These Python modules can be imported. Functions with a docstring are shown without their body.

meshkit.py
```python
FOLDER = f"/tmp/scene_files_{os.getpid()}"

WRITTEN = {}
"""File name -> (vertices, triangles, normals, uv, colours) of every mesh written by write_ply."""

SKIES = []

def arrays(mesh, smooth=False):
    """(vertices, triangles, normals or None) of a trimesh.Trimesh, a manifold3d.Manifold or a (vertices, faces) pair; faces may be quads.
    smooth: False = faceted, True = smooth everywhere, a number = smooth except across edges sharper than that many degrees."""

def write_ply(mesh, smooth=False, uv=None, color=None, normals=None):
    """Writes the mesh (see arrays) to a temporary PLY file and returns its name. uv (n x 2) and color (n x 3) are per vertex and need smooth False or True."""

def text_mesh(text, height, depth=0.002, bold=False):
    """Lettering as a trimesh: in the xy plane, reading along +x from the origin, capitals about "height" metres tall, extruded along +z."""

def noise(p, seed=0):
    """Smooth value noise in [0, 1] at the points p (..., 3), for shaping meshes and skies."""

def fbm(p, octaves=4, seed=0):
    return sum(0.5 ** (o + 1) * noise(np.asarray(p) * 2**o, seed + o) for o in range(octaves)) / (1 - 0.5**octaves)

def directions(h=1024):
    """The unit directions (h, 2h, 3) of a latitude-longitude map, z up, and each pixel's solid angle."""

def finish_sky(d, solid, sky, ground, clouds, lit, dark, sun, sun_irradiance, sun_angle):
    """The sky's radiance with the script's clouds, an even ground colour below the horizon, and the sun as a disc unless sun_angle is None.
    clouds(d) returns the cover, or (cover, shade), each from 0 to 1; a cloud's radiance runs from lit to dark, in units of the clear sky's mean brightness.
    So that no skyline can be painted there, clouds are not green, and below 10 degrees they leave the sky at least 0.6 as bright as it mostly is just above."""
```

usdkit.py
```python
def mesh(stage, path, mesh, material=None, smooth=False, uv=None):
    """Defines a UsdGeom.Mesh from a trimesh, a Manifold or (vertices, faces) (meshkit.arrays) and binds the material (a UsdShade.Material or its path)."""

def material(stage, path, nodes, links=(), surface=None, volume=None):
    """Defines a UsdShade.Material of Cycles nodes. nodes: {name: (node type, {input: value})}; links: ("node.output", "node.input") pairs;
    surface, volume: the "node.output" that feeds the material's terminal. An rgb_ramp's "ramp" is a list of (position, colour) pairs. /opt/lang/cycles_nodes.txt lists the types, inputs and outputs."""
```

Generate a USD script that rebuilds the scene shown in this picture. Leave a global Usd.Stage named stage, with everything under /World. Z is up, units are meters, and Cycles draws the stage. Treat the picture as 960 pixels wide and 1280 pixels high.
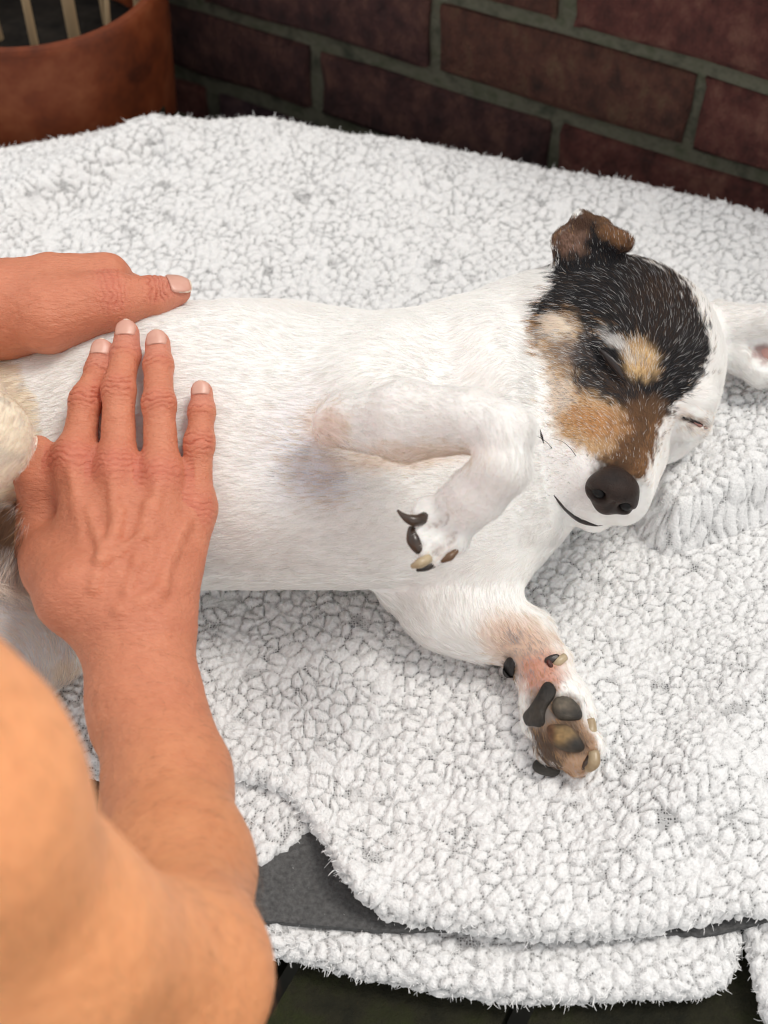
import math, random
import numpy as np
import trimesh
from scipy.spatial import cKDTree
from shapely.geometry import Polygon, LineString
import usdkit, meshkit
from pxr import Usd, UsdGeom, UsdLux, UsdShade, Sdf, Gf, Vt

stage = Usd.Stage.CreateInMemory()
UsdGeom.SetStageUpAxis(stage, 'Z'); UsdGeom.SetStageMetersPerUnit(stage, 1.0)
UsdGeom.Xform.Define(stage, '/World'); UsdGeom.Scope.Define(stage, '/World/Looks')
RNG = np.random.default_rng(7)

# ------------------------------------------------------------------ camera
PITCH, DIST, FPX = math.radians(50), .92, 1850.
EYE = np.array([0, -DIST * math.cos(PITCH), DIST * math.sin(PITCH)])
CX = np.array([1., 0, 0]); CU = np.array([0, math.sin(PITCH), math.cos(PITCH)]); CF = np.array([0, math.cos(PITCH), -math.sin(PITCH)])
cam = UsdGeom.Camera.Define(stage, '/World/camera')
cam.CreateHorizontalApertureAttr(27.0); cam.CreateVerticalApertureAttr(36.0)
cam.CreateFocalLengthAttr(27.0 * FPX / 960)
cam.CreateFStopAttr(8.0); cam.CreateFocusDistanceAttr(.83)
cam.CreateClippingRangeAttr((0.02, 1000.))
cam.CreateExposureAttr(0.24)
cam.AddTranslateOp().Set(Gf.Vec3d(*EYE)); cam.AddRotateXOp().Set(90 - math.degrees(PITCH))

# ------------------------------------------------------------------ sky and sun (bright overcast)
SUN = np.array([.42, .06, .90]); SUN /= np.linalg.norm(SUN)
ELEV, ROT = math.asin(SUN[2]), math.atan2(SUN[0], SUN[1])
skym = usdkit.material(stage, '/World/Looks/sky', {
    'sky': ('sky_texture', {'sky_type': 'single_scattering', 'sun_disc': False, 'sun_elevation': ELEV, 'sun_rotation': ROT}),
    'tc': ('texture_coordinate', {}),
    'n': ('noise_texture', {'scale': 1.6, 'detail': 4.0}),
    'r': ('rgb_ramp', {'ramp': [(0, (.55, .55, .55)), (.4, (.8, .8, .8)), (.7, (1, 1, 1))]}),
    'cloud': ('mix', {'mix_type': 'mix', 'color2': (7.6, 7.5, 7.3)}),
    'b': ('background_shader', {'strength': .11})},
    [('tc.generated', 'n.vector'), ('n.fac', 'r.fac'), ('r.color', 'cloud.fac'), ('sky.color', 'cloud.color1'), ('cloud.color', 'b.color')], surface='b.background')
dome = UsdLux.DomeLight.Define(stage, '/World/sky')
UsdShade.MaterialBindingAPI.Apply(dome.GetPrim()).Bind(skym)
dome.GetPrim().SetCustomDataByKey('kind', 'structure')
sun = UsdLux.DistantLight.Define(stage, '/World/sun')
sun.CreateNormalizeAttr(True); sun.CreateIntensityAttr(.40); sun.CreateAngleAttr(20.0); sun.CreateColorAttr(Gf.Vec3f(1, .95, .88))
z_ = SUN; x_ = np.cross([0, 1, 0], z_); x_ /= np.linalg.norm(x_); y_ = np.cross(z_, x_)
sun.AddTransformOp().Set(Gf.Matrix4d(*[float(v) for v in np.r_[x_, 0, y_, 0, z_, 0, 0, 0, 0, 1]]))

# ------------------------------------------------------------------ helpers
def ray(x, y): return CF + CX * (x - 480) / FPX + CU * (640 - y) / FPX
def PZ(x, y, z):
    d = ray(x, y); return EYE + d * ((z - EYE[2]) / d[2])
def PD(x, y, dep): return EYE + ray(x, y) * dep
def proj(p):
    q = np.asarray(p) - EYE; z = q @ CF
    return np.stack([480 + FPX * (q @ CX) / z, 640 - FPX * (q @ CU) / z], -1)
def unit(v):
    v = np.asarray(v, float); return v / np.maximum(np.linalg.norm(v, axis=-1, keepdims=True), 1e-12)
def sstep(a, b, x):
    t = np.clip((x - a) / (b - a), 0, 1); return t * t * (3 - 2 * t)

used = {}
def path(name, parent=None):
    base = (parent or '/World') + '/' + name
    k = used.get(base, 0); used[base] = k + 1
    return base if k == 0 else f'{base}_{k:03d}'
def tag(prim, label=None, cat=None, group=None, kind=None):
    for k, v in (('label', label), ('category', cat), ('group', group), ('kind', kind)):
        if v: prim.SetCustomDataByKey(k, v)
    return prim
def thing(name, label, cat, group=None, loc=(0, 0, 0)):
    p = path(name); x = UsdGeom.Xform.Define(stage, p); x.AddTranslateOp().Set(Gf.Vec3d(*map(float, loc)))
    tag(x.GetPrim(), label, cat, group); x.GetPrim().SetCustomDataByKey('_', 0); x.GetPrim().ClearCustomDataByKey('_')
    ORG[p] = np.array(loc, float); return p
ORG = {}
def org(parent):
    while parent:
        if parent in ORG: return ORG[parent]
        parent = parent.rsplit('/', 1)[0]
    return np.zeros(3)
def obj(name, m, mat, parent=None, smooth=True, label=None, cat=None, kind=None, attrs=None):
    p = path(name, parent)
    if isinstance(m, trimesh.Trimesh): v, f = np.array(m.vertices), np.array(m.faces)
    else: v, f = np.asarray(m[0], float), np.asarray(m[1])
    g = usdkit.mesh(stage, p, (v - org(parent), f), MAT[mat] if isinstance(mat, str) else mat, smooth=smooth)
    for k, a in (attrs or {}).items():
        a = np.asarray(a, np.float32)
        if a.ndim == 2: UsdGeom.PrimvarsAPI(g).CreatePrimvar(k, Sdf.ValueTypeNames.Color3fArray, 'vertex').Set(Vt.Vec3fArray.FromNumpy(a))
        else: UsdGeom.PrimvarsAPI(g).CreatePrimvar(k, Sdf.ValueTypeNames.FloatArray, 'vertex').Set(Vt.FloatArray.FromNumpy(a))
    tag(g.GetPrim(), label, cat, None, kind)
    return p
def curves(name, pts, widths, mat, parent, kind='stuff', label=None):
    """pts (n, k, 3), widths (k,) or (n, k)"""
    n, k, _ = pts.shape
    p = path(name, parent); c = UsdGeom.BasisCurves.Define(stage, p)
    c.CreateTypeAttr('linear'); c.CreateCurveVertexCountsAttr(Vt.IntArray.FromNumpy(np.full(n, k, np.int32)))
    c.CreatePointsAttr(Vt.Vec3fArray.FromNumpy((pts - org(parent)).reshape(-1, 3).astype(np.float32)))
    c.CreateWidthsAttr(Vt.FloatArray.FromNumpy(np.broadcast_to(widths, (n, k)).reshape(-1).astype(np.float32))); c.SetWidthsInterpolation('vertex')
    UsdShade.MaterialBindingAPI.Apply(c.GetPrim()).Bind(MAT[mat]); tag(c.GetPrim(), label, None, None, kind)
    return p

# ------------------------------------------------------------------ materials
MAT = {}
def mat(name, nodes, links, surface='p.BSDF'):
    MAT[name] = usdkit.material(stage, '/World/Looks/' + name, nodes, links, surface=surface); return name
def noisy(name, c1, c2, scale, rough=.8, bump=.2, bscale=None, dist=.002, detail=5., spec=.3, c3=None, stretch=None):
    """two- or three-tone mottled surface with relief"""
    ramp = [(.3, c1), (.7, c2)] if c3 is None else [(.28, c1), (.5, c2), (.72, c3)]
    nodes = {'g': ('geometry', {}), 'mp': ('mapping', {'scale': stretch or (1, 1, 1)}), 'n': ('noise_texture', {'scale': scale, 'detail': detail, 'roughness': .62}), 'r': ('rgb_ramp', {'ramp': ramp}),
             'n2': ('noise_texture', {'scale': bscale or scale * 3, 'detail': 6., 'roughness': .7}), 'b': ('bump', {'strength': bump, 'distance': dist}),
             'p': ('principled_bsdf', {'roughness': rough, 'specular_ior_level': spec})}
    return mat(name, nodes, [('g.position', 'mp.vector'), ('mp.vector', 'n.vector'), ('mp.vector', 'n2.vector'), ('n.fac', 'r.fac'), ('r.color', 'p.base_color'), ('n2.fac', 'b.height'), ('b.normal', 'p.normal')])

BR = [((.022, .011, .012), (.080, .034, .030), (.17, .085, .06)), ((.04, .014, .011), (.13, .042, .032), (.23, .11, .075)),
      ((.022, .013, .018), (.066, .036, .042), (.14, .085, .08)), ((.04, .02, .014), (.12, .05, .032), (.16, .10, .055)), ((.07, .02, .015), (.16, .05, .036), (.14, .06, .045))]
for i, (a, b, c) in enumerate(BR):
    a, b, c = (tuple(np.array(k) * (.80, .72, .74)) for k in (a, b, c))
    noisy(f'brick_{i + 1}', a, b, 55, rough=.85, bump=1., bscale=95, dist=.016, stretch=(1, 1, .6), c3=c)
noisy('mortar', (.045, .050, .033), (.145, .14, .10), 45, rough=.95, bump=1.0, bscale=220, dist=.006, c3=(.066, .078, .042))
noisy('paving', (.02, .02, .016), (.05, .048, .04), 9, bump=.4, bscale=120)
noisy('mossy_wood', (.005, .006, .004), (.020, .019, .010), 34, rough=.8, bump=1., bscale=110, dist=.005, c3=(.022, .028, .006), spec=.2)
noisy('terracotta', (.045, .010, .004), (.13, .028, .008), 22, rough=.55, bump=.3, bscale=70, dist=.002, c3=(.20, .062, .024), spec=.25)
noisy('soil', (.006, .005, .004), (.025, .02, .015), 60, rough=1, bump=1., bscale=150, dist=.006)
noisy('straw', (.22, .15, .08), (.42, .31, .18), 30, rough=.7, bump=.3, bscale=120, stretch=(1, 1, .2))
noisy('grey_cloth', (.075, .075, .075), (.15, .15, .15), 420, rough=1., bump=.8, bscale=900, dist=.002, spec=.1)
noisy('nose_skin', (.009, .005, .004), (.030, .016, .011), 110, rough=.42, bump=.9, bscale=1100, dist=.0008, spec=.3)
noisy('nostril', (.002, .002, .002), (.004, .003, .003), 60, rough=.5, bump=0)
noisy('lip', (.008, .006, .006), (.025, .015, .013), 120, rough=.3, bump=.3, bscale=500, dist=.0008, spec=.5)
noisy('dark_claw', (.012, .009, .008), (.06, .035, .022), 90, rough=.28, bump=.15, bscale=400, dist=.0006, spec=.6)
noisy('brown_claw', (.06, .03, .015), (.20, .11, .055), 90, rough=.35, bump=.15, bscale=400, dist=.0006, spec=.5)
noisy('pale_claw', (.26, .18, .10), (.50, .41, .27), 60, rough=.35, bump=.15, bscale=400, dist=.0006, spec=.5)
noisy('pad', (.013, .012, .010), (.045, .040, .032), 90, rough=.65, bump=.8, bscale=700, dist=.0008, spec=.4)
noisy('pad_grey', (.05, .043, .034), (.12, .10, .078), 60, rough=.6, bump=.8, bscale=700, dist=.0008, spec=.3)
noisy('pad_tan', (.05, .038, .025), (.17, .095, .045), 55, rough=.55, bump=.8, bscale=700, dist=.0008, spec=.4, c3=(.07, .055, .04))
noisy('wound', (.02, .006, .005), (.12, .025, .018), 220, rough=.3, bump=.3)
noisy('pink_skin', (.34, .17, .15), (.5, .3, .26), 60, rough=.6, bump=.2)
noisy('fingernail', (.54, .27, .205), (.61, .34, .26), 90, rough=.36, bump=.05, spec=.5)
noisy('nail_edge', (.66, .55, .44), (.74, .64, .52), 90, rough=.3, bump=.05, spec=.5)
# cloth: white pile, darker open ground weave between the tufts, deepened with painted shade
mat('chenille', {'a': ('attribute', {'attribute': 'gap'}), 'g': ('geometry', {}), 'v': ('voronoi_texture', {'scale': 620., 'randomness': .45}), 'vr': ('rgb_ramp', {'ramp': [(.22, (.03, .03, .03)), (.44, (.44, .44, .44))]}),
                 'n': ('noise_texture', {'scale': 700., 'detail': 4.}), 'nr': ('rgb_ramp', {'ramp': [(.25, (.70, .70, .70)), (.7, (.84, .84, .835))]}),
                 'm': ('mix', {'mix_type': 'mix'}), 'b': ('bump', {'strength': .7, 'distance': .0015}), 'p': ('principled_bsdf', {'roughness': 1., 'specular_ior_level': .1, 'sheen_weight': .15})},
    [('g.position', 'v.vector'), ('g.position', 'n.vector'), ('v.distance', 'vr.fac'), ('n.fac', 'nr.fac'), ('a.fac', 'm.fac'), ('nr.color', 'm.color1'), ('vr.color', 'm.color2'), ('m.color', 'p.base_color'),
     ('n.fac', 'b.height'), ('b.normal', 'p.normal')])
def plain(name, col, rough=.7, spec=.3):
    return mat(name, {'p': ('principled_bsdf', {'base_color': col, 'roughness': rough, 'specular_ior_level': spec})}, [])
plain('lint', (.84, .84, .835), 1., .1)
FUR = {'white': (.84, .825, .80), 'cream': (.76, .67, .54), 'rose': (.74, .62, .55), 'tan': (.43, .255, .125), 'brown': (.105, .055, .028), 'black': (.012, .011, .012), 'grey': (.36, .35, .36)}
for k, c in FUR.items(): plain(k + '_hair', c, .45, .35)
plain('whisker', (.02, .018, .016), .4)
mat('coat', {'a': ('attribute', {'attribute': 'fur'}), 'g': ('geometry', {}), 'n': ('noise_texture', {'scale': 900., 'detail': 3.}), 'b': ('bump', {'strength': .35, 'distance': .001}),
             'p': ('principled_bsdf', {'roughness': .85, 'specular_ior_level': .15, 'subsurface_weight': .12, 'subsurface_scale': .003})},
    [('a.color', 'p.base_color'), ('g.position', 'n.vector'), ('n.fac', 'b.height'), ('b.normal', 'p.normal')])
mat('paw_pad', {'a': ('attribute', {'attribute': 'fur'}), 'g': ('geometry', {}), 'v': ('voronoi_texture', {'scale': 1300., 'feature': 'distance_to_edge'}), 'n': ('noise_texture', {'scale': 300., 'detail': 5.}), 'r': ('rgb_ramp', {'ramp': [(.3, (.65, .65, .65)), (.7, (1.25, 1.2, 1.15))]}),
                'm': ('mix', {'mix_type': 'multiply', 'fac': 1.}), 'b': ('bump', {'strength': .6, 'distance': .0007}), 'b2': ('bump', {'strength': .5, 'distance': .001}), 'p': ('principled_bsdf', {'roughness': .55, 'specular_ior_level': .35})},
    [('g.position', 'v.vector'), ('g.position', 'n.vector'), ('n.fac', 'r.fac'), ('a.color', 'm.color1'), ('r.color', 'm.color2'), ('m.color', 'p.base_color'), ('v.distance', 'b.height'), ('n.fac', 'b2.height'), ('b.normal', 'b2.normal'), ('b2.normal', 'p.normal')])
mat('skin', {'a': ('attribute', {'attribute': 'tone'}), 'g': ('geometry', {}), 'n': ('noise_texture', {'scale': 170., 'detail': 6., 'roughness': .7}), 'nr': ('rgb_ramp', {'ramp': [(.25, (.90, .84, .82)), (.5, (.98, .97, .97)), (.75, (1.05, 1.06, 1.06))]}),
             'm': ('mix', {'mix_type': 'multiply', 'fac': 1.}), 'v': ('voronoi_texture', {'scale': 1000., 'feature': 'distance_to_edge'}), 'mp': ('mapping', {'scale': (260., 900., 700.)}), 'w': ('noise_texture', {'scale': 1., 'detail': 4., 'roughness': .6, 'distortion': .6}),
             'f': ('voronoi_texture', {'scale': 170.}), 'fr': ('rgb_ramp', {'ramp': [(0, (.62, .50, .42)), (.10, (.72, .62, .55)), (.17, (1, 1, 1))]}), 'm2': ('mix', {'mix_type': 'multiply', 'fac': .28}),
             'b': ('bump', {'strength': .35, 'distance': .0006}), 'b2': ('bump', {'strength': .75, 'distance': .0012}),
             'p': ('principled_bsdf', {'roughness': .46, 'specular_ior_level': .4, 'subsurface_weight': .18, 'subsurface_scale': .003, 'subsurface_radius': (1., .36, .2)})},
    [('a.color', 'm.color1'), ('g.position', 'n.vector'), ('g.position', 'v.vector'), ('g.position', 'mp.vector'), ('mp.vector', 'w.vector'), ('g.position', 'f.vector'), ('f.distance', 'fr.fac'), ('n.fac', 'nr.fac'), ('nr.color', 'm.color2'),
     ('m.color', 'm2.color1'), ('fr.color', 'm2.color2'), ('m2.color', 'p.base_color'), ('v.distance', 'b.height'), ('w.fac', 'b2.height'), ('b.normal', 'b2.normal'), ('b2.normal', 'p.normal')])
plain('arm_hair', (.16, .09, .05), .5)

# ------------------------------------------------------------------ signed-distance modelling
class Field:
    def __init__(s): s.p = []
    def _add(s, kind, lo, hi, fn, k, flow=None): s.p.append((kind, np.asarray(lo), np.asarray(hi), fn, k, flow)); return s
    def cone(s, a, b, ra, rb, k=.01, op='u', squash=None, flow=None):
        """tapered capsule; squash = (direction, factor) thins it along that direction"""
        a, b = np.asarray(a, float), np.asarray(b, float); ba = b - a; L2 = max(ba @ ba, 1e-12)
        def fn(P):
            q = P - a
            t = np.clip(q @ ba / L2, 0, 1)
            w = q - t[:, None] * ba
            if squash is not None:
                n, f = squash; w = w + np.outer(w @ n * (f - 1), n)
            return np.sqrt((w * w).sum(1)) - (ra + t * (rb - ra))
        r = max(ra, rb)
        return s._add(op, np.minimum(a, b) - r, np.maximum(a, b) + r, fn, k, unit(ba) if flow is None else (unit(flow) if flow is not False else None))
    def ell(s, c, ax, rad, k=.01, op='u', flow=None):
        c, ax, rad = np.asarray(c, float), np.asarray(ax, float), np.asarray(rad, float)
        def fn(P):
            q = (P - c) @ ax
            k0 = np.sqrt(((q / rad) ** 2).sum(1)); k1 = np.sqrt(((q / rad ** 2) ** 2).sum(1)) + 1e-9
            return k0 * (k0 - 1) / k1
        r = np.sqrt(((ax * rad) ** 2).sum(1))
        return s._add(op, c - r, c + r, fn, k, None if flow is None else unit(flow))
    def chain(s, pts, rs, k=.01, op='u', squash=None, flow=None):
        for i in range(len(pts) - 1): s.cone(pts[i], pts[i + 1], rs[i], rs[i + 1], k, op, squash, flow)
        return s
    def ev(s, P, margin=.03):
        P = np.asarray(P, float); D = np.full(len(P), 1.0)
        for kind, lo, hi, fn, k, _ in s.p:
            if margin is None: m = slice(None)
            else:
                m = np.nonzero(((P > lo - margin) & (P < hi + margin)).all(1))[0]
                if not len(m): continue
            d, o = fn(P[m]), D[m]
            if kind == 'u':
                h = np.maximum(k - np.abs(o - d), 0) / k; D[m] = np.minimum(o, d) - h * h * k * .25
            else:
                d = -d; h = np.maximum(k - np.abs(o - d), 0) / k; D[m] = np.maximum(o, d) + h * h * k * .25
        return D
    def sub(s, f, k): 
        lo, hi = f.bounds(); return s._add('u', lo, hi, lambda P: f.ev(P, None), k)
    def bounds(s):
        u = [p for p in s.p if p[0] == 'u']
        return np.min([p[1] for p in u], 0) - .01, np.max([p[2] for p in u], 0) + .01
    def grad(s, P, e=.0008, margin=.03):
        return unit(np.stack([s.ev(P + np.eye(3)[i] * e, margin) - s.ev(P - np.eye(3)[i] * e, margin) for i in range(3)], -1))
    def flow(s, P):
        acc = np.zeros_like(P)
        for kind, lo, hi, fn, k, fl in s.p:
            if kind != 'u' or fl is None: continue
            m = np.nonzero(((P > lo - .02) & (P < hi + .02)).all(1))[0]
            if len(m): acc[m] += np.exp(-np.maximum(fn(P[m]), -.004) / .004)[:, None] * fl
        return acc
    def hit(s, x, y, t0=.2):
        """where the sight line through a point meets the shape: (point, normal)"""
        d = unit(ray(x, y)); t = t0
        for _ in range(120):
            v = s.ev((EYE + d * t)[None], None)[0]; t += v * .9
            if v < 1e-5 or t > 2.5: break
        p = EYE + d * t
        return (p, s.grad(p[None], margin=None)[0]) if t < 2.5 else (None, None)

def hits(field, px):
    """Field.hit for many sight lines at once; lines that miss take the distance of the others"""
    d = unit(np.array([ray(x, y) for x, y in px])); t = np.full(len(d), .2)
    for _ in range(60):
        a = t < 2.
        if a.any(): t[a] += field.ev(EYE + d[a] * t[a][:, None], None)[a[a]] * .9
    ok = (np.abs(field.ev(EYE + d * t[:, None], None)) < .0005) & (t < 1.4)
    t[~ok] = np.median(t[ok]); t = np.clip(t, np.median(t) - .02, np.median(t) + .02)
    return EYE + d * t[:, None]
def patch(outline, field, H, seed, sink=.0012, na=44, nr=9):
    """a cushion that hugs a shape inside an outline; returns vertices, faces, height fraction"""
    O = np.asarray(outline, float); O = np.vstack([O, O[:1]]); O = resample(O, na + 1)[:-1]
    for _ in range(2): O = O * .5 + .25 * (np.roll(O, 1, 0) + np.roll(O, -1, 0))
    c = O.mean(0); rr = np.linspace(1, 0, nr)[:-1] ** .8
    px = np.vstack([c + (O - c) * r for r in rr] + [c[None]]); P = hits(field, px)
    n = field.grad(P, margin=None); n = unit(n * .55 - CF * .45)
    r = np.r_[np.repeat(rr, na), 0]; hf = np.sqrt(np.clip(1 - r ** 2.6, 0, 1))
    V = P + n * (H * hf * (1 + .35 * (meshkit.fbm(P * 260, 3, seed) - .5)) - sink * (1 - hf))[:, None]
    F = []
    for i in range(len(rr) - 1):
        for j in range(na):
            a, b = i * na + j, i * na + (j + 1) % na; F += [[a, b, b + na], [a, b + na, a + na]]
    l = (len(rr) - 1) * na; k = len(V) - 1
    F += [[l + j, l + (j + 1) % na, k] for j in range(na)]
    V = np.vstack([V, P[:na] - n[:na] * .003, [P[-1] - n[-1] * .003]]); b0 = k + 1
    for j in range(na):
        q = (j + 1) % na; F += [[j, b0 + j, b0 + q], [j, b0 + q, q], [b0 + q, b0 + j, b0 + na]]
    m = trimesh.Trimesh(V, F, process=False)
    if m.volume < 0: m.invert()
    return np.array(m.vertices), np.array(m.faces), np.r_[px, px[:na], c[None]]
def ribbon(up, lo, field, H, nu=26, nv=9):
    """a slim strip hugging a shape between two edges"""
    A, B = resample(up, nu), resample(lo, nu); t = np.linspace(0, 1, nv)
    px = A[:, None] * (1 - t)[None, :, None] + B[:, None] * t[None, :, None]; P = hits(field, px.reshape(-1, 2)); n = field.grad(P, margin=None); n = unit(n * .6 - CF * .4)
    e = np.sin(np.pi * np.linspace(0, 1, nu))[:, None] ** .5 * np.sin(np.pi * t)[None] ** .6
    T = P + n * (H * e.ravel() - .0003)[:, None]; Bt = T - n * .0022; k = nu * nv
    F = gridf(nu, nv); ed = rim(nu, nv); sd = []
    for i, j in zip(ed, ed[1:] + ed[:1]): sd += [[i, i + k, j + k], [i, j + k, j]]
    m = trimesh.Trimesh(np.vstack([T, Bt]), np.vstack([F, F[:, ::-1] + k, sd]), process=False)
    if m.volume < 0: m.invert()
    return m
def surface(field, h):
    """narrow-band surface nets"""
    lo, hi = field.bounds(); B = 8
    nb = np.ceil((hi - lo) / (h * B)).astype(int); n = nb * B + 1
    c = np.stack(np.meshgrid(*[np.arange(k) for k in nb], indexing='ij'), -1).reshape(-1, 3)
    dc = field.ev(lo + (c + .5) * B * h, .05)
    V = np.repeat(np.repeat(np.repeat(dc.reshape(nb).astype(np.float32), B, 0), B, 1), B, 2)
    V = np.pad(V, ((0, 1),) * 3, mode='edge')
    near = c[np.abs(dc) < B * h * 1.5]
    o = np.stack(np.meshgrid(*[np.arange(B + 1)] * 3, indexing='ij'), -1).reshape(-1, 3)
    I = (near[:, None] * B + o[None]).reshape(-1, 3)
    key = np.unique(np.ravel_multi_index(I.T, n)); I = np.stack(np.unravel_index(key, n), -1)
    V.reshape(-1)[key] = field.ev(lo + I * h, .02)
    # cells near the surface
    C = (near[:, None] * B + np.stack(np.meshgrid(*[np.arange(B)] * 3, indexing='ij'), -1).reshape(1, -1, 3)).reshape(-1, 3)
    off = np.array([[i, j, k] for i in (0, 1) for j in (0, 1) for k in (0, 1)])
    vals = np.stack([V[C[:, 0] + a, C[:, 1] + b, C[:, 2] + d] for a, b, d in off], 1)
    s = (vals < 0).sum(1); act = (s > 0) & (s < 8)
    C, vals = C[act], vals[act]
    acc, cnt = np.zeros((len(C), 3)), np.zeros(len(C))
    for i in range(8):
        for j in range(i + 1, 8):
            if np.abs(off[i] - off[j]).sum() != 1: continue
            a, b = vals[:, i], vals[:, j]; m = (a < 0) != (b < 0)
            t = (a[m] / (a[m] - b[m]))[:, None]
            acc[m] += off[i] + t * (off[j] - off[i]); cnt[m] += 1
    v = lo + (C + acc / cnt[:, None]) * h
    idx = np.full(nb * B + 1, -1, np.int32); idx[C[:, 0], C[:, 1], C[:, 2]] = np.arange(len(C))
    quads = []
    for ax in range(3):
        u, w = (ax + 1) % 3, (ax + 2) % 3
        e = np.zeros(3, int); e[ax] = 1
        a = V[C[:, 0], C[:, 1], C[:, 2]]; b = V[C[:, 0] + e[0], C[:, 1] + e[1], C[:, 2] + e[2]]
        m = ((a < 0) != (b < 0)) & (C[:, u] > 0) & (C[:, w] > 0)
        Cm, flip = C[m], (a[m] < 0)
        def at(du, dw):
            q = Cm.copy(); q[:, u] -= du; q[:, w] -= dw; return idx[q[:, 0], q[:, 1], q[:, 2]]
        q = np.stack([at(0, 0), at(1, 0), at(1, 1), at(0, 1)], 1)
        q = np.where(flip[:, None], q, q[:, ::-1]); quads.append(q[(q >= 0).all(1)])
    q = np.vstack(quads)
    f = np.vstack([q[:, [0, 1, 2]], q[:, [0, 2, 3]]])
    n0 = np.cross(v[f[:200, 1]] - v[f[:200, 0]], v[f[:200, 2]] - v[f[:200, 0]])
    g = field.grad(v[f[:200, 0]])
    if (n0 * g).sum() < 0: f = f[:, ::-1]
    return v, f

def horn(pts, rs, sides=12, flat=None):
    """a closed tapered tube along a smooth curve through pts"""
    pts = np.asarray(pts, float); t = np.linspace(0, 1, len(pts)); tt = np.linspace(0, 1, 12)
    deg = min(2, len(pts) - 1)
    c = np.stack([np.polyval(np.polyfit(t, pts[:, k], deg), tt) for k in range(3)], 1) if len(pts) <= 3 else np.stack([np.interp(tt, t, pts[:, k]) for k in range(3)], 1)
    r = np.interp(tt, np.linspace(0, 1, len(rs)), rs)
    T = unit(np.gradient(c, axis=0)); a = unit(np.cross(T, CF if flat is None else flat)); b = np.cross(T, a)
    an = np.arange(sides) / sides * 2 * np.pi
    v = c[:, None] + r[:, None, None] * (np.cos(an)[None, :, None] * a[:, None] + np.sin(an)[None, :, None] * b[:, None])
    v = np.vstack([v.reshape(-1, 3), c[0] - T[0] * r[0] * .3, c[-1] + T[-1] * r[-1] * .6]); n = len(tt)
    f = []
    for i in range(n - 1):
        for j in range(sides):
            p, q = i * sides + j, i * sides + (j + 1) % sides
            f += [[p, q, q + sides], [p, q + sides, p + sides]]
    for j in range(sides):
        f += [[n * sides, (j + 1) % sides, j], [n * sides + 1, (n - 1) * sides + j, (n - 1) * sides + (j + 1) % sides]]
    m = trimesh.Trimesh(v, f, process=False)
    if m.volume < 0: m.invert()
    return m
def blob(c, ax, rad, rough=0., sub=3, seed=1, power=2.):
    m = trimesh.creation.icosphere(sub, 1.0); v = np.array(m.vertices)
    if power != 2.: v = v / (np.abs(v) ** power).sum(1, keepdims=True) ** (1 / power)
    if rough: v = v * (1 + rough * (meshkit.fbm(v * 2.2 + seed * 7, 3, seed) - .5)[:, None])
    return np.asarray(c) + (v * rad) @ np.asarray(ax).T, np.array(m.faces)
def basis(n, a):
    """columns: a made perpendicular to n, the side, n"""
    n = unit(n); a = unit(a - n * (a @ n)); return np.stack([a, np.cross(n, a), n], 1)

# ------------------------------------------------------------------ the setting: ground, wall, table, pot
GROUND = -.45
WANG = math.radians(28)
WT = np.array([math.cos(WANG), -math.sin(WANG), 0]); WN = np.array([-math.sin(WANG), -math.cos(WANG), 0])   # along the wall; out of the wall
W0 = PD(866, 145, 1.13)
g = trimesh.creation.box([24, 24, .1]); g.apply_translation([0, 0, GROUND - .05])
obj('ground', g, 'paving', smooth=False, kind='structure')

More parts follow.
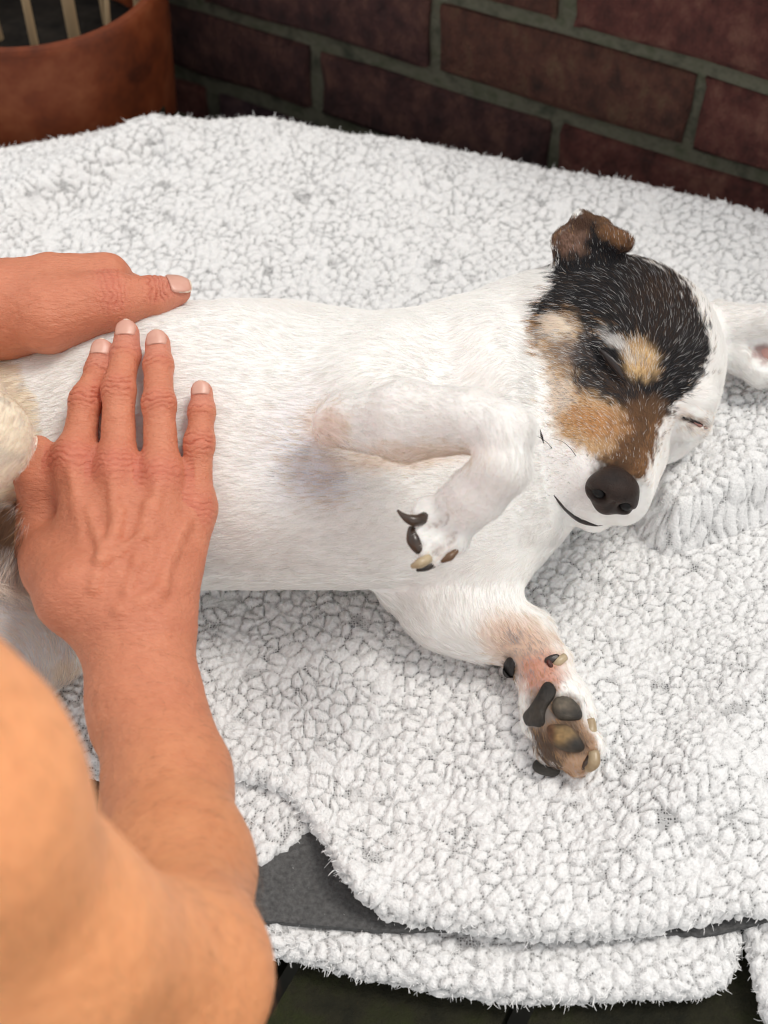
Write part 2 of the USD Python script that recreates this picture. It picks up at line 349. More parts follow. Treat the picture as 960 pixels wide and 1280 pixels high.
wall = thing('brick_wall', 'old dark red brick wall with mossy grey mortar behind the blanket', 'wall')
def wl(u, z, d=0.): return W0 + WT * u + np.array([0, 0, 1]) * z + WN * d
zb = GROUND - W0[2]
nu, nz = 70, 60
U, Zg = np.meshgrid(np.linspace(-1.5, 1.0, nu), np.linspace(zb, .30, nz), indexing='ij')
q = wl(0, 0) + U[..., None] * WT + Zg[..., None] * np.array([0, 0, 1])
q = q + WN * (-.007 + .004 * (meshkit.fbm(q * 60, 3) - .5))[..., None]
back = q - WN * .2
def gridf(n, m):
    i, j = np.meshgrid(np.arange(n - 1), np.arange(m - 1), indexing='ij'); a = (i * m + j).ravel()
    return np.vstack([np.stack([a, a + m, a + m + 1], 1), np.stack([a, a + m + 1, a + 1], 1)])
f1 = gridf(nu, nz); ng = nu * nz
def rim(nu, nz):
    e = [i * nz for i in range(nu)] + [(nu - 1) * nz + j for j in range(1, nz)] + [i * nz + nz - 1 for i in range(nu - 2, -1, -1)] + [j for j in range(nz - 2, 0, -1)]
    return e
e = rim(nu, nz); side = []
for a, b in zip(e, e[1:] + e[:1]): side += [[a, a + ng, b + ng], [a, b + ng, b]]
mw = trimesh.Trimesh(np.vstack([q.reshape(-1, 3), back.reshape(-1, 3)]), np.vstack([f1, f1[:, ::-1] + ng, side]), process=False); mw.fix_normals()
obj('mortar', mw, 'mortar', wall)
def brick(u0, u1, z0, z1, seed):
    r = np.random.default_rng(seed)
    us = np.r_[0, .035, .25, .5, .75, .965, 1]; zs = np.r_[0, .1, .5, .9, 1]
    a, b = np.meshgrid(us, zs, indexing='ij')
    edge = np.minimum(np.minimum(a, 1 - a) * (u1 - u0), np.minimum(b, 1 - b) * (z1 - z0))
    d = np.where(edge < .001, -.004, .0) + r.uniform(-.0012, .0012, a.shape) + r.uniform(-.001, .002)
    uu = u0 + a * (u1 - u0) + r.uniform(-.0015, .0015, a.shape); zz = z0 + b * (z1 - z0) + r.uniform(-.0015, .0015, a.shape)
    fr = wl(0, 0) + uu[..., None] * WT + zz[..., None] * np.array([0, 0, 1.]) + (d[..., None]) * WN
    n = a.size; ed = rim(*a.shape); F = list(gridf(*a.shape)); V = list(fr.reshape(-1, 3))
    k = len(V)
    for i in ed: V.append(V[i] - WN * .02)
    for i in range(len(ed)):
        j = (i + 1) % len(ed); F += [[ed[i], k + i, k + j], [ed[i], k + j, ed[j]]]
    m = trimesh.Trimesh(np.array(V), np.array(F), process=False)
    if (m.face_normals[:10] @ WN).sum() < 0: m.invert()
    return m
BL, BH, J = .225, .078, .0115
course0 = -.5 * BH
rb = np.random.default_rng(3); kb = 0
for c in range(-7, 4):
    z0 = course0 + c * BH
    if z0 < zb - .01: continue
    for i in range(-7, 5):
        u0 = i * BL + (0 if c % 2 == 0 else BL / 2)
        kb += 1
        j = rb.uniform(-.003, .003, 4)
        obj('brick', brick(u0 + J / 2 + j[0], u0 + BL - J / 2 + j[1], z0 + .008 + j[2] * .6, z0 + BH - .008 + j[3] * .6, kb), f'brick_{rb.integers(1, 6)}', wall, smooth=45)

# table of deck boards parallel to the wall
table = thing('wooden_table', 'low dark mossy table of wooden boards under the white blanket', 'table')
TZ = -.034
def prism(poly, z0, z1, bev=.003):
    m = trimesh.creation.extrude_polygon(poly, z1 - z0); m.apply_translation([0, 0, z0]); return m
rt = np.random.default_rng(5)
bw, gap = .105, .012
u = -.88
while u < .46:
    w = bw
    c4 = [W0[:2] + WT[:2] * uu + WN[:2] * d for uu, d in ((u, .10), (u + w, .10), (u + w, .80), (u, .80))]
    m = prism(Polygon(c4), TZ - .024, TZ + rt.uniform(-.0015, .0015))
    m = m.subdivide_to_size(.05)
    m.vertices[:, 2] += .002 * (meshkit.fbm(m.vertices * 18, 3) - .5)
    obj('board', m, 'mossy_wood', table, smooth=30)
    u += bw + gap
for d in (.14, .45, .76):
    c4 = [W0[:2] + WT[:2] * uu + WN[:2] * dd for uu, dd in ((-.87, d - .025), (.53, d - .025), (.53, d + .025), (-.87, d + .025))]
    obj('cross_beam', prism(Polygon(c4), TZ - .075, TZ - .027), 'mossy_wood', table, smooth=False)
for uu in (-.84, .49):
    for d in (.14, .76):
        p = W0 + WT * uu + WN * d
        sq = Polygon([(p + WT * a * .03 + WN * b * .03)[:2] for a, b in ((-1, -1), (1, -1), (1, 1), (-1, 1))])
        obj('leg', prism(sq, GROUND, TZ - .0765), 'mossy_wood', table, smooth=False)

# terracotta pot behind the table
PC = PD(33, -30, 1.20); PR = 172 / FPX * 1.20; PTOP = PC[2]
pot = thing('terracotta_pot', 'tall round terracotta plant pot with a rolled rim beside the brick wall', 'pot', loc=(PC[0], PC[1], GROUND))
def lathe(prof, c, n=96):
    m = trimesh.creation.revolve(np.array(prof), sections=n); m.apply_translation(c); m.fix_normals(); return m
Hh = PTOP - GROUND; R = PR
prof = [(0, 0), (R * .80, 0), (R * .82, .01), (R * .985, Hh - .075), (R * .99, Hh - .058), (R * 1.0, Hh - .045), (R * 1.0, Hh - .010), (R * .995, Hh - .004), (R * .975, Hh), (R * .93, Hh + .001), (R * .905, Hh - .002), (R * .89, Hh - .008),
        (R * .885, Hh - .014), (R * .87, Hh - .017), (R * .845, Hh - .018), (R * .83, Hh - .024), (R * .82, Hh - .05), (R * .74, Hh - .2), (0, Hh - .2)]
mp = lathe(prof, [PC[0], PC[1], GROUND]); mp = mp.subdivide() if len(mp.faces) < 6000 else mp
obj('body', mp, 'terracotta', pot, smooth=40)
so = lathe([(0, Hh - .199), (R * .735, Hh - .199), (R * .805, Hh - .062), (0, Hh - .055)], [PC[0], PC[1], GROUND], 48).subdivide().subdivide()
so.vertices += np.array([0, 0, 1]) * (.012 * (meshkit.fbm(so.vertices * 40, 3) - .5))[:, None] * (so.vertices[:, 2] > PTOP - .15)[:, None]
obj('soil', so, 'soil', pot)
plant = thing('dead_plant', 'dry pale cut stems standing in the terracotta pot', 'plant', loc=(PC[0], PC[1], PTOP - .12))
for (bx, by, tx, ty, r, h) in ((.035, -.02, .03, -.005, .0052, .26), (.082, .01, .095, .02, .0050, .24), (.005, -.035, .0, -.02, .0035, .22), (-.03, .0, -.05, .01, .004, .25), (.055, .02, .045, .05, .0028, .28), (.06, -.03, .075, -.03, .0022, .2)):
    b = np.array([PC[0] + bx, PC[1] + by, PTOP - .13])
    obj('stem', horn([b, b + [(tx - bx) * .4, (ty - by) * .4, h * .5], b + [tx - bx, ty - by, h]], [r, r, r * .9], 10), 'straw', plant)

# ------------------------------------------------------------------ the blanket
def resample(P, n):
    P = np.asarray(P, float); s = np.r_[0, np.cumsum(np.linalg.norm(np.diff(P, axis=0), axis=1))]
    tt = np.linspace(0, s[-1], n); return np.stack([np.interp(tt, s, P[:, k]) for k in range(P.shape[1])], 1)
def smooth_line(P, n, it):
    P = resample(P, n)
    for _ in range(it): P[1:-1] = P[1:-1] * .5 + .25 * (P[2:] + P[:-2])
    return resample(P, n)
def cloth(front, back, zfun, res, roll=.007, under=.03, drape=.06, tuft=.0027, cell=.0068, seed=1, thick=.012):
    """A tufted cloth between two lines on the table; its front edge rolls under, its back edge hangs down. Returns vertices, faces, gap, normals"""
    Lf = max(np.linalg.norm(np.diff(front, axis=0), axis=1).sum(), np.linalg.norm(np.diff(back, axis=0), axis=1).sum())
    nu = int(Lf / res) + 1
    A, Bk = smooth_line(front, nu, 60), smooth_line(back, nu, 60)
    d = Bk - A; L = np.linalg.norm(d, axis=1, keepdims=True); d = d / L
    s_f = np.r_[np.linspace(-under, 0, int(under / res) + 1)[:-1]] - roll * np.pi / 2 * 1.0
    a_f = np.linspace(-np.pi, 0, int(np.pi * roll / res) + 4)
    nv = int(L.max() / res)
    rows, zz, flat = [], [], []
    r = thick / 2
    for s in np.linspace(under, 0, max(3, int(under / res))): rows.append(A + d * (r + s)); zz.append(np.full(nu, -2 * r)); flat.append(A - d * (np.pi * r + s - r))
    for a in np.linspace(0, np.pi, max(5, int(np.pi * r / res)))[1:-1]:
        rows.append(A + d * (r - r * np.sin(a))); zz.append(np.full(nu, -r - r * np.cos(a))); flat.append(A - d * (r * (np.pi - a) - r))
    for t in np.linspace(0, 1, nv): rows.append(A + d * (r + t * (L - r))); zz.append(np.zeros(nu)); flat.append(rows[-1])
    if drape:
        for a in np.linspace(0, np.pi / 2, max(6, int(.025 * 1.57 / res)))[1:]:
            rows.append(Bk + d * .025 * np.sin(a)); zz.append(np.full(nu, -.025 * (1 - np.cos(a)))); flat.append(Bk + d * .025 * a)
        for s in np.linspace(0, drape, int(drape / res))[1:]:
            rows.append(Bk + d * (.025 + .1 * s)); zz.append(np.full(nu, -.025 - s)); flat.append(Bk + d * (.039 + s))
    rows, zz, flat = np.array(rows), np.array(zz), np.array(flat)
    m = rows.shape[0]
    Z = zfun(rows[..., 0], rows[..., 1]) + zz
    P = np.concatenate([rows, Z[..., None]], -1)
    gu, gv = np.gradient(P, axis=1), np.gradient(P, axis=0)
    N = unit(np.cross(gu, gv)); N = N * np.sign(N[m // 2, nu // 2, 2])
    # tufts: jittered lattice of knots
    rg = np.random.default_rng(seed)
    fl = flat.reshape(-1, 2); lo, hi = fl.min(0) - .03, fl.max(0) + .03
    ang = .35; ca, sa = math.cos(ang), math.sin(ang)
    S = max(hi - lo) * 1.5 / cell
    i, j = np.meshgrid(np.arange(-S, S), np.arange(-S, S), indexing='ij')
    sx = (i + .5 * (j % 2)) * cell * 1.18; sy = j * cell * .92
    sd = np.stack([sx * ca - sy * sa, sx * sa + sy * ca], -1).reshape(-1, 2) + (lo + hi) / 2
    sd = sd[((sd > lo) & (sd < hi)).all(1)]; sd = sd + rg.normal(0, cell * .30, sd.shape)
    sd = sd[rg.random(len(sd)) > .12]
    wp = fl + .0030 * np.stack([meshkit.fbm(np.c_[fl * 130, np.zeros(len(fl))], 3, 5) - .5, meshkit.fbm(np.c_[fl * 130, np.ones(len(fl)) * 9], 3, 6) - .5], 1) * 2
    dd, ii = cKDTree(sd).query(wp, k=2)
    e = (dd[:, 1] - dd[:, 0]) * .5                      # distance to the joint between tufts
    amp = .75 + .5 * rg.random(len(sd))[ii[:, 0]]
    dome = .72 * (1 - np.exp(-e / .0009)) + .28 * np.sqrt(1 - (1 - np.clip(e / .0045, 0, 1)) ** 2)
    fz = meshkit.fbm(np.c_[fl * 420, np.zeros(len(fl))], 3, 2) - .5
    fz2 = meshkit.fbm(np.c_[fl * 900, np.zeros(len(fl))], 2, 3) - .5
    patch = meshkit.fbm(np.c_[fl * 14, np.zeros(len(fl))], 3, 8)
    h = tuft * amp * dome * (.75 + .5 * patch) + (.0020 * fz + .0014 * fz2) * (.35 + dome)
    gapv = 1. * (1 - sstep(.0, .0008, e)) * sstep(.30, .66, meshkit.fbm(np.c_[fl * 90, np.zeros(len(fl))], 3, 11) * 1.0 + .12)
    V = P.reshape(-1, 3) + N.reshape(-1, 3) * h[:, None]
    F = gridf(m, nu)
    n0 = np.cross(V[F[:, 1]] - V[F[:, 0]], V[F[:, 2]] - V[F[:, 0]])
    if (n0 * N.reshape(-1, 3)[F[:, 0]]).sum() < 0: F = F[:, ::-1]
    return V, F, gapv, N.reshape(-1, 3), fl

def P2(px, z=0.): return np.array([PZ(x, y, z)[:2] for x, y in px])
fold = Polygon(P2([(792, 636), (806, 668), (834, 690), (880, 676), (960, 640), (1120, 590), (1120, 380), (975, 420), (905, 470), (850, 560)]))
def poly_dist(poly, X, Y):
    """signed distance, positive inside"""
    b = np.array(poly.exterior.coords); p = np.stack([X.ravel(), Y.ravel()], 1)
    best = np.full(len(p), 1e9); ins = np.zeros(len(p), bool)
    for a, c in zip(b[:-1], b[1:]):
        e = c - a; t = np.clip((p - a) @ e / (e @ e), 0, 1); best = np.minimum(best, np.linalg.norm(p - a - t[:, None] * e, axis=1))
        m = ((a[1] > p[:, 1]) != (c[1] > p[:, 1])); xi = a[0] + (p[:, 1] - a[1]) * e[0] / (e[1] if e[1] else 1e-12); ins ^= m & (p[:, 0] < xi)
    return np.where(ins, best, -best).reshape(X.shape)
def seg_d(X, Y, a, b):
    a, b = np.array(a), np.array(b); e = b - a
    t = np.clip(((X - a[0]) * e[0] + (Y - a[1]) * e[1]) / (e @ e), 0, 1); return np.hypot(X - a[0] - t * e[0], Y - a[1] - t * e[1]), t
def ridge(X, Y, p, q, h, w):
    a, b = P2([p, q]); d, t = seg_d(X, Y, a, b); return h * np.exp(-(d / w) ** 2)
def ztop(X, Y):
    q = np.stack([X * 7, Y * 7, np.zeros_like(X)], -1)
    z = .020 * (meshkit.fbm(q, 3, 4) - .5)
    z = z + .037 * sstep(-.004, .014, poly_dist(fold, X, Y)) ** .8
    z = z + ridge(X, Y, (330, 165), (900, 262), .012, .05) + ridge(X, Y, (-100, 330), (190, 190), .024, .03) - ridge(X, Y, (60, 270), (190, 205), .020, .02)
    z = z + ridge(X, Y, (300, 985), (420, 1110), .010, .02) + ridge(X, Y, (420, 1110), (900, 1130), .008, .03)
    z = z + ridge(X, Y, (700, 900), (900, 1010), .014, .03) + ridge(X, Y, (560, 900), (500, 1010), -.004, .03) + ridge(X, Y, (760, 760), (940, 700), -.014, .025) + ridge(X, Y, (800, 1060), (960, 860), .012, .022)
    z = z - .004 * np.exp(-(np.minimum(poly_dist(fold, X, Y) + .008, 0) / .006) ** 2) * (poly_dist(fold, X, Y) < -.004)
    return np.maximum(z, -.0045)
front = P2([(-260, 940), (200, 962), (300, 972), (355, 985), (384, 1016), (405, 1050), (433, 1110), (479, 1144), (575, 1160), (678, 1170), (781, 1164), (857, 1153), (925, 1140), (1000, 1146), (1200, 1150)])
backl = P2([(-300, 230), (-60, 195), (0, 182), (60, 172), (130, 160), (230, 158), (330, 160), (480, 182), (640, 212), (780, 237), (960, 280), (1180, 345)], .012)
blanket = thing('white_blanket', 'fluffy white tufted blanket folded over the table under the dog', 'blanket')
V1, F1, g1, N1, E1 = cloth(front, backl, ztop, .00135, seed=1)
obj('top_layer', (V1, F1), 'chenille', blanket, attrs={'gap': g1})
lowf = P2([(150, 1120), (250, 1168), (334, 1187), (437, 1214), (527, 1234), (657, 1250), (781, 1245), (870, 1244), (905, 1232), (922, 1208), (925, 1165), (922, 1130)], -.02)
lowb = P2([(150, 1040), (250, 1060), (334, 1075), (437, 1080), (527, 1085), (657, 1085), (760, 1085), (830, 1085), (850, 1080), (860, 1075), (865, 1072), (868, 1068)], -.02)
V2, F2, g2, N2, E2 = cloth(lowf, lowb, lambda X, Y: -.0155 + .003 * (meshkit.fbm(np.stack([X * 20, Y * 20, 0 * X], -1), 2) - .5), .0013, drape=0, seed=2, thick=.012, under=.02)
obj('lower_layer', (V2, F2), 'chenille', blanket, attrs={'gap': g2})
midf = P2([(180, 1130), (250, 1108), (325, 1083), (352, 1066), (378, 1046), (410, 1012), (420, 990)], -.010)
midb = P2([(180, 930), (250, 930), (325, 925), (352, 922), (378, 920), (410, 915), (420, 910)], -.010)
V3, F3, g3, N3, E3 = cloth(midf, midb, lambda X, Y: -.0068 + .0 * X, .0014, drape=0, seed=3, thick=.006, under=.01, tuft=.0030)
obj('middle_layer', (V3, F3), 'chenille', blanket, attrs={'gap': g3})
sidf = P2([(1080, 1420), (1000, 1330), (965, 1290), (950, 1240), (940, 1190), (933, 1158), (930, 1120)], -.015)
sidb = P2([(1180, 1300), (1120, 1230), (1080, 1190), (1050, 1160), (1030, 1140), (1010, 1120), (1000, 1100)], -.015)
V4, F4, g4, N4, E4 = cloth(sidf, sidb, lambda X, Y: -.0145 + .0 * X, .0014, drape=0, seed=4, thick=.010, under=.02)
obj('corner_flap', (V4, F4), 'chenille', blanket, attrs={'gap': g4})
rf = np.random.default_rng(11)
def lint(V, F, N, n, L=(.0015, .0036)):
    vis = np.nonzero(proj(V)[:, 0] > -250)[0]
    i = rf.choice(vis, n); p = V[i] + rf.normal(0, .0004, (n, 3)); d = unit(N[i] * rf.uniform(.2, 1.1, (n, 1)) + rf.normal(0, .7, (n, 3)))
    d[(d * N[i]).sum(1) < .05] *= -1
    l = rf.uniform(*L, (n, 1)); b = rf.normal(0, .6, (n, 3))
    return np.stack([p - N[i] * .0005, p + d * l * .5 + b * l * .12, p + d * l + b * l * .5], 1)
pts = np.vstack([lint(V1, F1, N1, 22000), lint(V2, F2, N2, 3500), lint(V3, F3, N3, 500), lint(V4, F4, N4, 900)])
curves('lint', pts, np.array([.00034, .00028, .00012]), 'lint', blanket)
# stray threads along the visible edges
def fray(V, N, E, line, n, w, L):
    m = np.nonzero(cKDTree(resample(line, 1500)).query(E)[0] < w)[0]; i = rf.choice(m, n); p = V[i]
    d = unit(N[i] * rf.uniform(.3, 1.2, (n, 1)) + rf.normal(0, .6, (n, 3))); l = rf.uniform(*L, (n, 1)) * rf.uniform(.4, 1, (n, 1)); b = rf.normal(0, .8, (n, 3))
    return np.stack([p - d * .001, p + d * l * .4 + b * l * .1, p + d * l * .8 + b * l * .35, p + d * l + b * l * .6], 1)
curves('loose_thread', np.vstack([fray(V2, N2, E2, lowf, 700, .008, (.0015, .0035)), fray(V1, N1, E1, backl, 2000, .022, (.002, .004)), fray(V1, N1, E1, front, 700, .006, (.001, .003))]),
       np.array([.00055, .00045, .00035, .00015]), 'lint', blanket)

# dark grey mat between the layers
mat_poly = Polygon(P2([(200, 1000), (960, 1040), (960, 1139), (880, 1157), (700, 1150), (470, 1152), (334, 1140), (240, 1120)], -.012)).buffer(.006)
mm = trimesh.creation.extrude_polygon(mat_poly, .004); mm.apply_translation([0, 0, -.0165 + .0035]); mm = mm.subdivide_to_size(.012)
mm.vertices[:, 2] += .002 * (meshkit.fbm(mm.vertices * 25, 2) - .5)
gm = obj('grey_mat', mm, 'grey_cloth', None, smooth=30, label='dark grey woven mat showing between the two folds of the white blanket', cat='mat')

# ------------------------------------------------------------------ the dog
ZUP = np.array([0, 0, 1.])
dogp = thing('small_dog', 'white terrier with black and tan face dozing on its back on the white blanket', 'dog')
HS = 1.2
HR = np.array([[-.894, -.164, .416], [.225, -.969, .101], [.387, .184, .904]]); HR = np.linalg.qr(HR)[0] * np.sign(np.diag(np.linalg.qr(HR)[1]))
HC = np.array([.1507, .0512, .0750])
def HL(x, f, u): return HC + HR @ (np.array([x, f, u], float) * HS / 100)
def hr(*r): return np.array(r) * HS / 100
def cm(*r): return [a / 100 for a in r]

torso = Field()
TAIL = np.array([-1., 0, 0])
tp = [(-190, 580, .060), (-40, 572, .062), (90, 562, .066), (220, 556, .071), (350, 553, .072), (470, 562, .072), (560, 550, .071), (625, 520, .074), (685, 468, .078), (750, 432, .078)]
tr = cm(7.0, 6.8, 7.3, 8.5, 8.6, 8.1, 7.5, 6.7, 6.3, 6.1)
tpts = [PZ(*p) for p in tp]
torso.cone(PZ(110, 445, .118), PZ(290, 436, .122), .024, .026, .03, flow=TAIL)
torso.chain(tpts, tr, k=.02, squash=(ZUP, 1.25), flow=TAIL)
dog = Field(); dog.p += torso.p
# shoulder, breast and the lower shoulder
dog.cone(PZ(566, 462, .088), PZ(425, 505, .115), .031, .024, .03, flow=(-1, -.3, 0))
dog.cone(PZ(640, 590, .060), PZ(575, 675, .045), .038, .034, .03, flow=(-.5, -.8, 0))
dog.cone(PZ(622, 650, .040), PZ(560, 705, .030), .030, .026, .022, flow=(-.7, -.6, 0))
dog.chain([PZ(574, 418, .100), PZ(596, 440, .120), PZ(608, 474, .128)], cm(.9, 1.2, 1.0), .022, flow=(-.6, -.8, 0))
dog.ell(PZ(388, 590, .150), np.eye(3), cm(2.4, 2.4, 1.2), .022, 'sub')
# raised foreleg folded over the chest
f1p = [PZ(416, 530, .156), PZ(505, 527, .173), PZ(585, 525, .188), PZ(628, 541, .193)]
dog.chain(f1p, cm(1.10, 1.95, 1.50, 1.40), .0035)
f2p = [PZ(628, 541, .193), PZ(627, 582, .184), PZ(598, 617, .168), PZ(577, 634, .155)]
dog.chain(f2p, cm(1.40, 1.36, 1.38, 1.38), .0022)
dog.cone(PZ(430, 506, .160), PZ(440, 520, .160), .006, .008, .010)
TOE1 = [(535, 640, .150), (533, 667, .146), (541, 690, .142), (566, 674, .146)]
for (x, y, z), r in zip(TOE1, cm(.80, .82, .78, .80)):
    dog.cone(PZ(580, 634, .156), PZ(x, y, z), .0095, r, .0016)
# foreleg lying on the blanket, pads towards us
g1p = [PZ(510, 733, .026), PZ(560, 752, .026), PZ(610, 780, .024), PZ(655, 797, .021)]
dog.chain(g1p, cm(1.7, 2.5, 2.0, 1.65), .010)
dog.cone(PZ(590, 715, .035), PZ(575, 748, .028), .026, .025, .018, flow=(.2, -1, 0))
g2p = [PZ(655, 797, .021), PZ(678, 835, .021), PZ(695, 880, .021), PZ(704, 925, .019)]
dog.chain(g2p, cm(1.65, 1.5, 1.75, 1.6), .007)
for (x, y, z, r) in ((728, 893, .024, .0075), (735, 932, .022, .0085), (722, 952, .017, .0085), (690, 940, .013, .009), (672, 905, .016, .009)):
    dog.cone(PZ(700, 895, .020), PZ(x, y, z), .010, r, .003)
dog.cone(PZ(676, 812, .028), PZ(698, 822, .030), .008, .006, .006)
dog.cone(PZ(500, 446, .128), PZ(450, 480, .138), .016, .014, .02, flow=(-1, -.3, 0))
# hind legs
h1p = [PZ(-190, 470, .110), PZ(-75, 510, .150), PZ(-20, 548, .165)]
dog.chain(h1p, cm(5.0, 3.1, 2.1), .012)
dog.cone(PZ(-20, 548, .165), PZ(-80, 630, .16), .021, .018, .01)
h2p = [PZ(-170, 740, .055), PZ(-20, 755, .045), PZ(50, 800, .030)]
dog.chain(h2p, cm(5.0, 4.2, 2.6), .015)
dog.cone(PZ(50, 800, .030), PZ(-60, 880, .022), .024, .018, .012)
dog.ell(PZ(8, 668, .085), np.eye(3), cm(2.2, 2.6, 2.4), .015, flow=(-.3, -.9, -.2))
# head
BK = -HR[:, 1]
def he(c, r, k, op='u', flow=None): dog.ell(HL(*c), HR, hr(*r), k, op, flow)
he((0, -.7, .1), (4.5, 4.9, 4.3), .02, flow=BK)
he((0, 2.0, .9), (3.3, 3.2, 2.9), .02, flow=BK)
for s in (1, -1):
    he(((2.9, 1.0, -1.5) if s > 0 else (-2.5, .6, -1.2)), ((2.3, 3.3, 2.6) if s > 0 else (1.9, 2.9, 2.2)), .02, flow=BK + HR[:, 0] * s * .35 - HR[:, 2] * .25)
dog.cone(HL(0, 3.2, -.7), HL(0, 8.5, -.95), .026 * HS, .0158 * HS, .02, flow=BK)
dog.cone(HL(0, 3.8, 1.15), HL(0, 9.0, .25), .0135 * HS, .0100 * HS, .012, flow=BK)
for s in (1, -1):
    dog.cone(HL(s * 1.15, 5.4, -1.75), HL(s * .75, 8.6, -1.5), .0150 * HS, .0114 * HS, .010, flow=BK - HR[:, 2] * .5)
dog.cone(HL(0, 1.5, -3.0), HL(0, 8.5, -2.95), .021 * HS, .0098 * HS, .006, flow=BK)
for s in (1, -1):
    he((s * 2.15, 3.55, 2.15), (1.25, 1.1, .8), .010)
    he(((2.75, 5.0, 1.45) if s > 0 else (-3.15, 4.9, 1.05)), ((.8, .8, .5) if s > 0 else (.95, .85, .8)), .016, 'sub')
    he(((2.1, 3.9, 1.05) if s > 0 else (-2.55, 4.05, 1.15)), ((1.1, 1.0, .85) if s > 0 else (1.15, 1.05, .95)), .014 if s > 0 else .006, flow=BK + HR[:, 0] * s * .5)
# folded dark ear
EA = [HL(3.2, -2.0, 3.2), HL(4.6, -2.4, 2.2)]
de = (HL(4.0, -2.2, 3.2) - EYE) @ CF
E1 = lambda x, y, dz=0.: PD(x, y, de + dz)
for a, b, ra, rb_ in (((712, 332, 0), (712, 297, 0), .011, .006), ((738, 326, 0), (728, 278, 0), .011, .0052), ((762, 326, .0), (748, 300, .0), .010, .006),
                      ((712, 297, 0), (728, 278, 0), .006, .0052), ((728, 278, 0), (752, 284, -.004), .0052, .005), ((750, 286, -.006), (782, 300, -.013), .0050, .0042), ((748, 302, -.006), (780, 306, -.013), .006, .0042), ((706, 305, 0), (716, 322, 0), .008, .009)):
    dog.cone(E1(*a), E1(*b), ra, rb_, .005, flow=(E1(728, 270) - E1(735, 330)))
# pale ear lying on the blanket at the right
dl = (HL(-4.2, -2.0, 2.0) - EYE) @ CF
E2 = lambda x, y, dz=0.: PD(x, y, dl + dz)
for a, b, ra, rb_ in (((900, 408, .01), (950, 400, .0), .016, .008), ((950, 400, 0), (1030, 405, .0), .008, .006), ((915, 440, .012), (948, 466, .008), .012, .007), ((948, 466, .008), (1020, 470, .008), .007, .006),
                      ((940, 420, .018), (1020, 430, .018), .012, .009), ((945, 440, .02), (1010, 450, .02), .010, .008)):
    dog.cone(E2(*a), E2(*b), ra, rb_, .006)
for top, bot, slit in (([(737, 440), (752, 444), (766, 458), (778, 474)], [(738, 450), (748, 464), (760, 476), (774, 486)], [(741, 437), (750, 449), (757, 462), (766, 473), (776, 481)]),
                       ([(852, 516), (866, 517), (882, 526)], [(856, 530), (868, 537), (880, 541)], [(854, 521), (862, 524), (872, 529), (883, 535)])):
    L3 = []
    for ln in (top, bot, slit):
        gp = [dog.hit(x, y) for x, y in ln]; L3.append([q[0] - q[1] * .0010 for q in gp if q[0] is not None and np.linalg.norm(q[0] - HC) < .14])
    for gp, r in zip(L3[:2], ((.0, .0) if top[0][0] < 800 else (.0021, .0017))):
        if len(gp) > 1 and r: dog.chain(gp, [r] * len(gp), .0045)
    if len(L3[2]) > 1: dog.chain([q for q in L3[2]], [.0014] * len(L3[2]), .0025, 'sub')
GRV = [[(560, 645), (546, 659), (532, 662)], [(571, 662), (560, 676), (547, 691), (538, 702)], [(553, 628), (540, 628), (526, 631)]]
for gv in GRV:
    gp = [dog.hit(x, y) for x, y in gv]; gp = [q[0] for q in gp if q[0] is not None]
    if len(gp) > 1: dog.chain(gp, [.0021] * len(gp), .0045, 'sub')
DV, DF = surface(dog, .0017)
DN = dog.grad(DV)
# lay of the coat: faint clumps
fl = dog.flow(DV); fl = unit(fl - DN * (fl * DN).sum(1, keepdims=True) + 1e-9)
DV = DV + DN * (.0007 * (meshkit.fbm(DV * 160, 3, 3) - .5) + .0016 * (meshkit.fbm(DV * 45, 2, 4) - .5))[:, None]

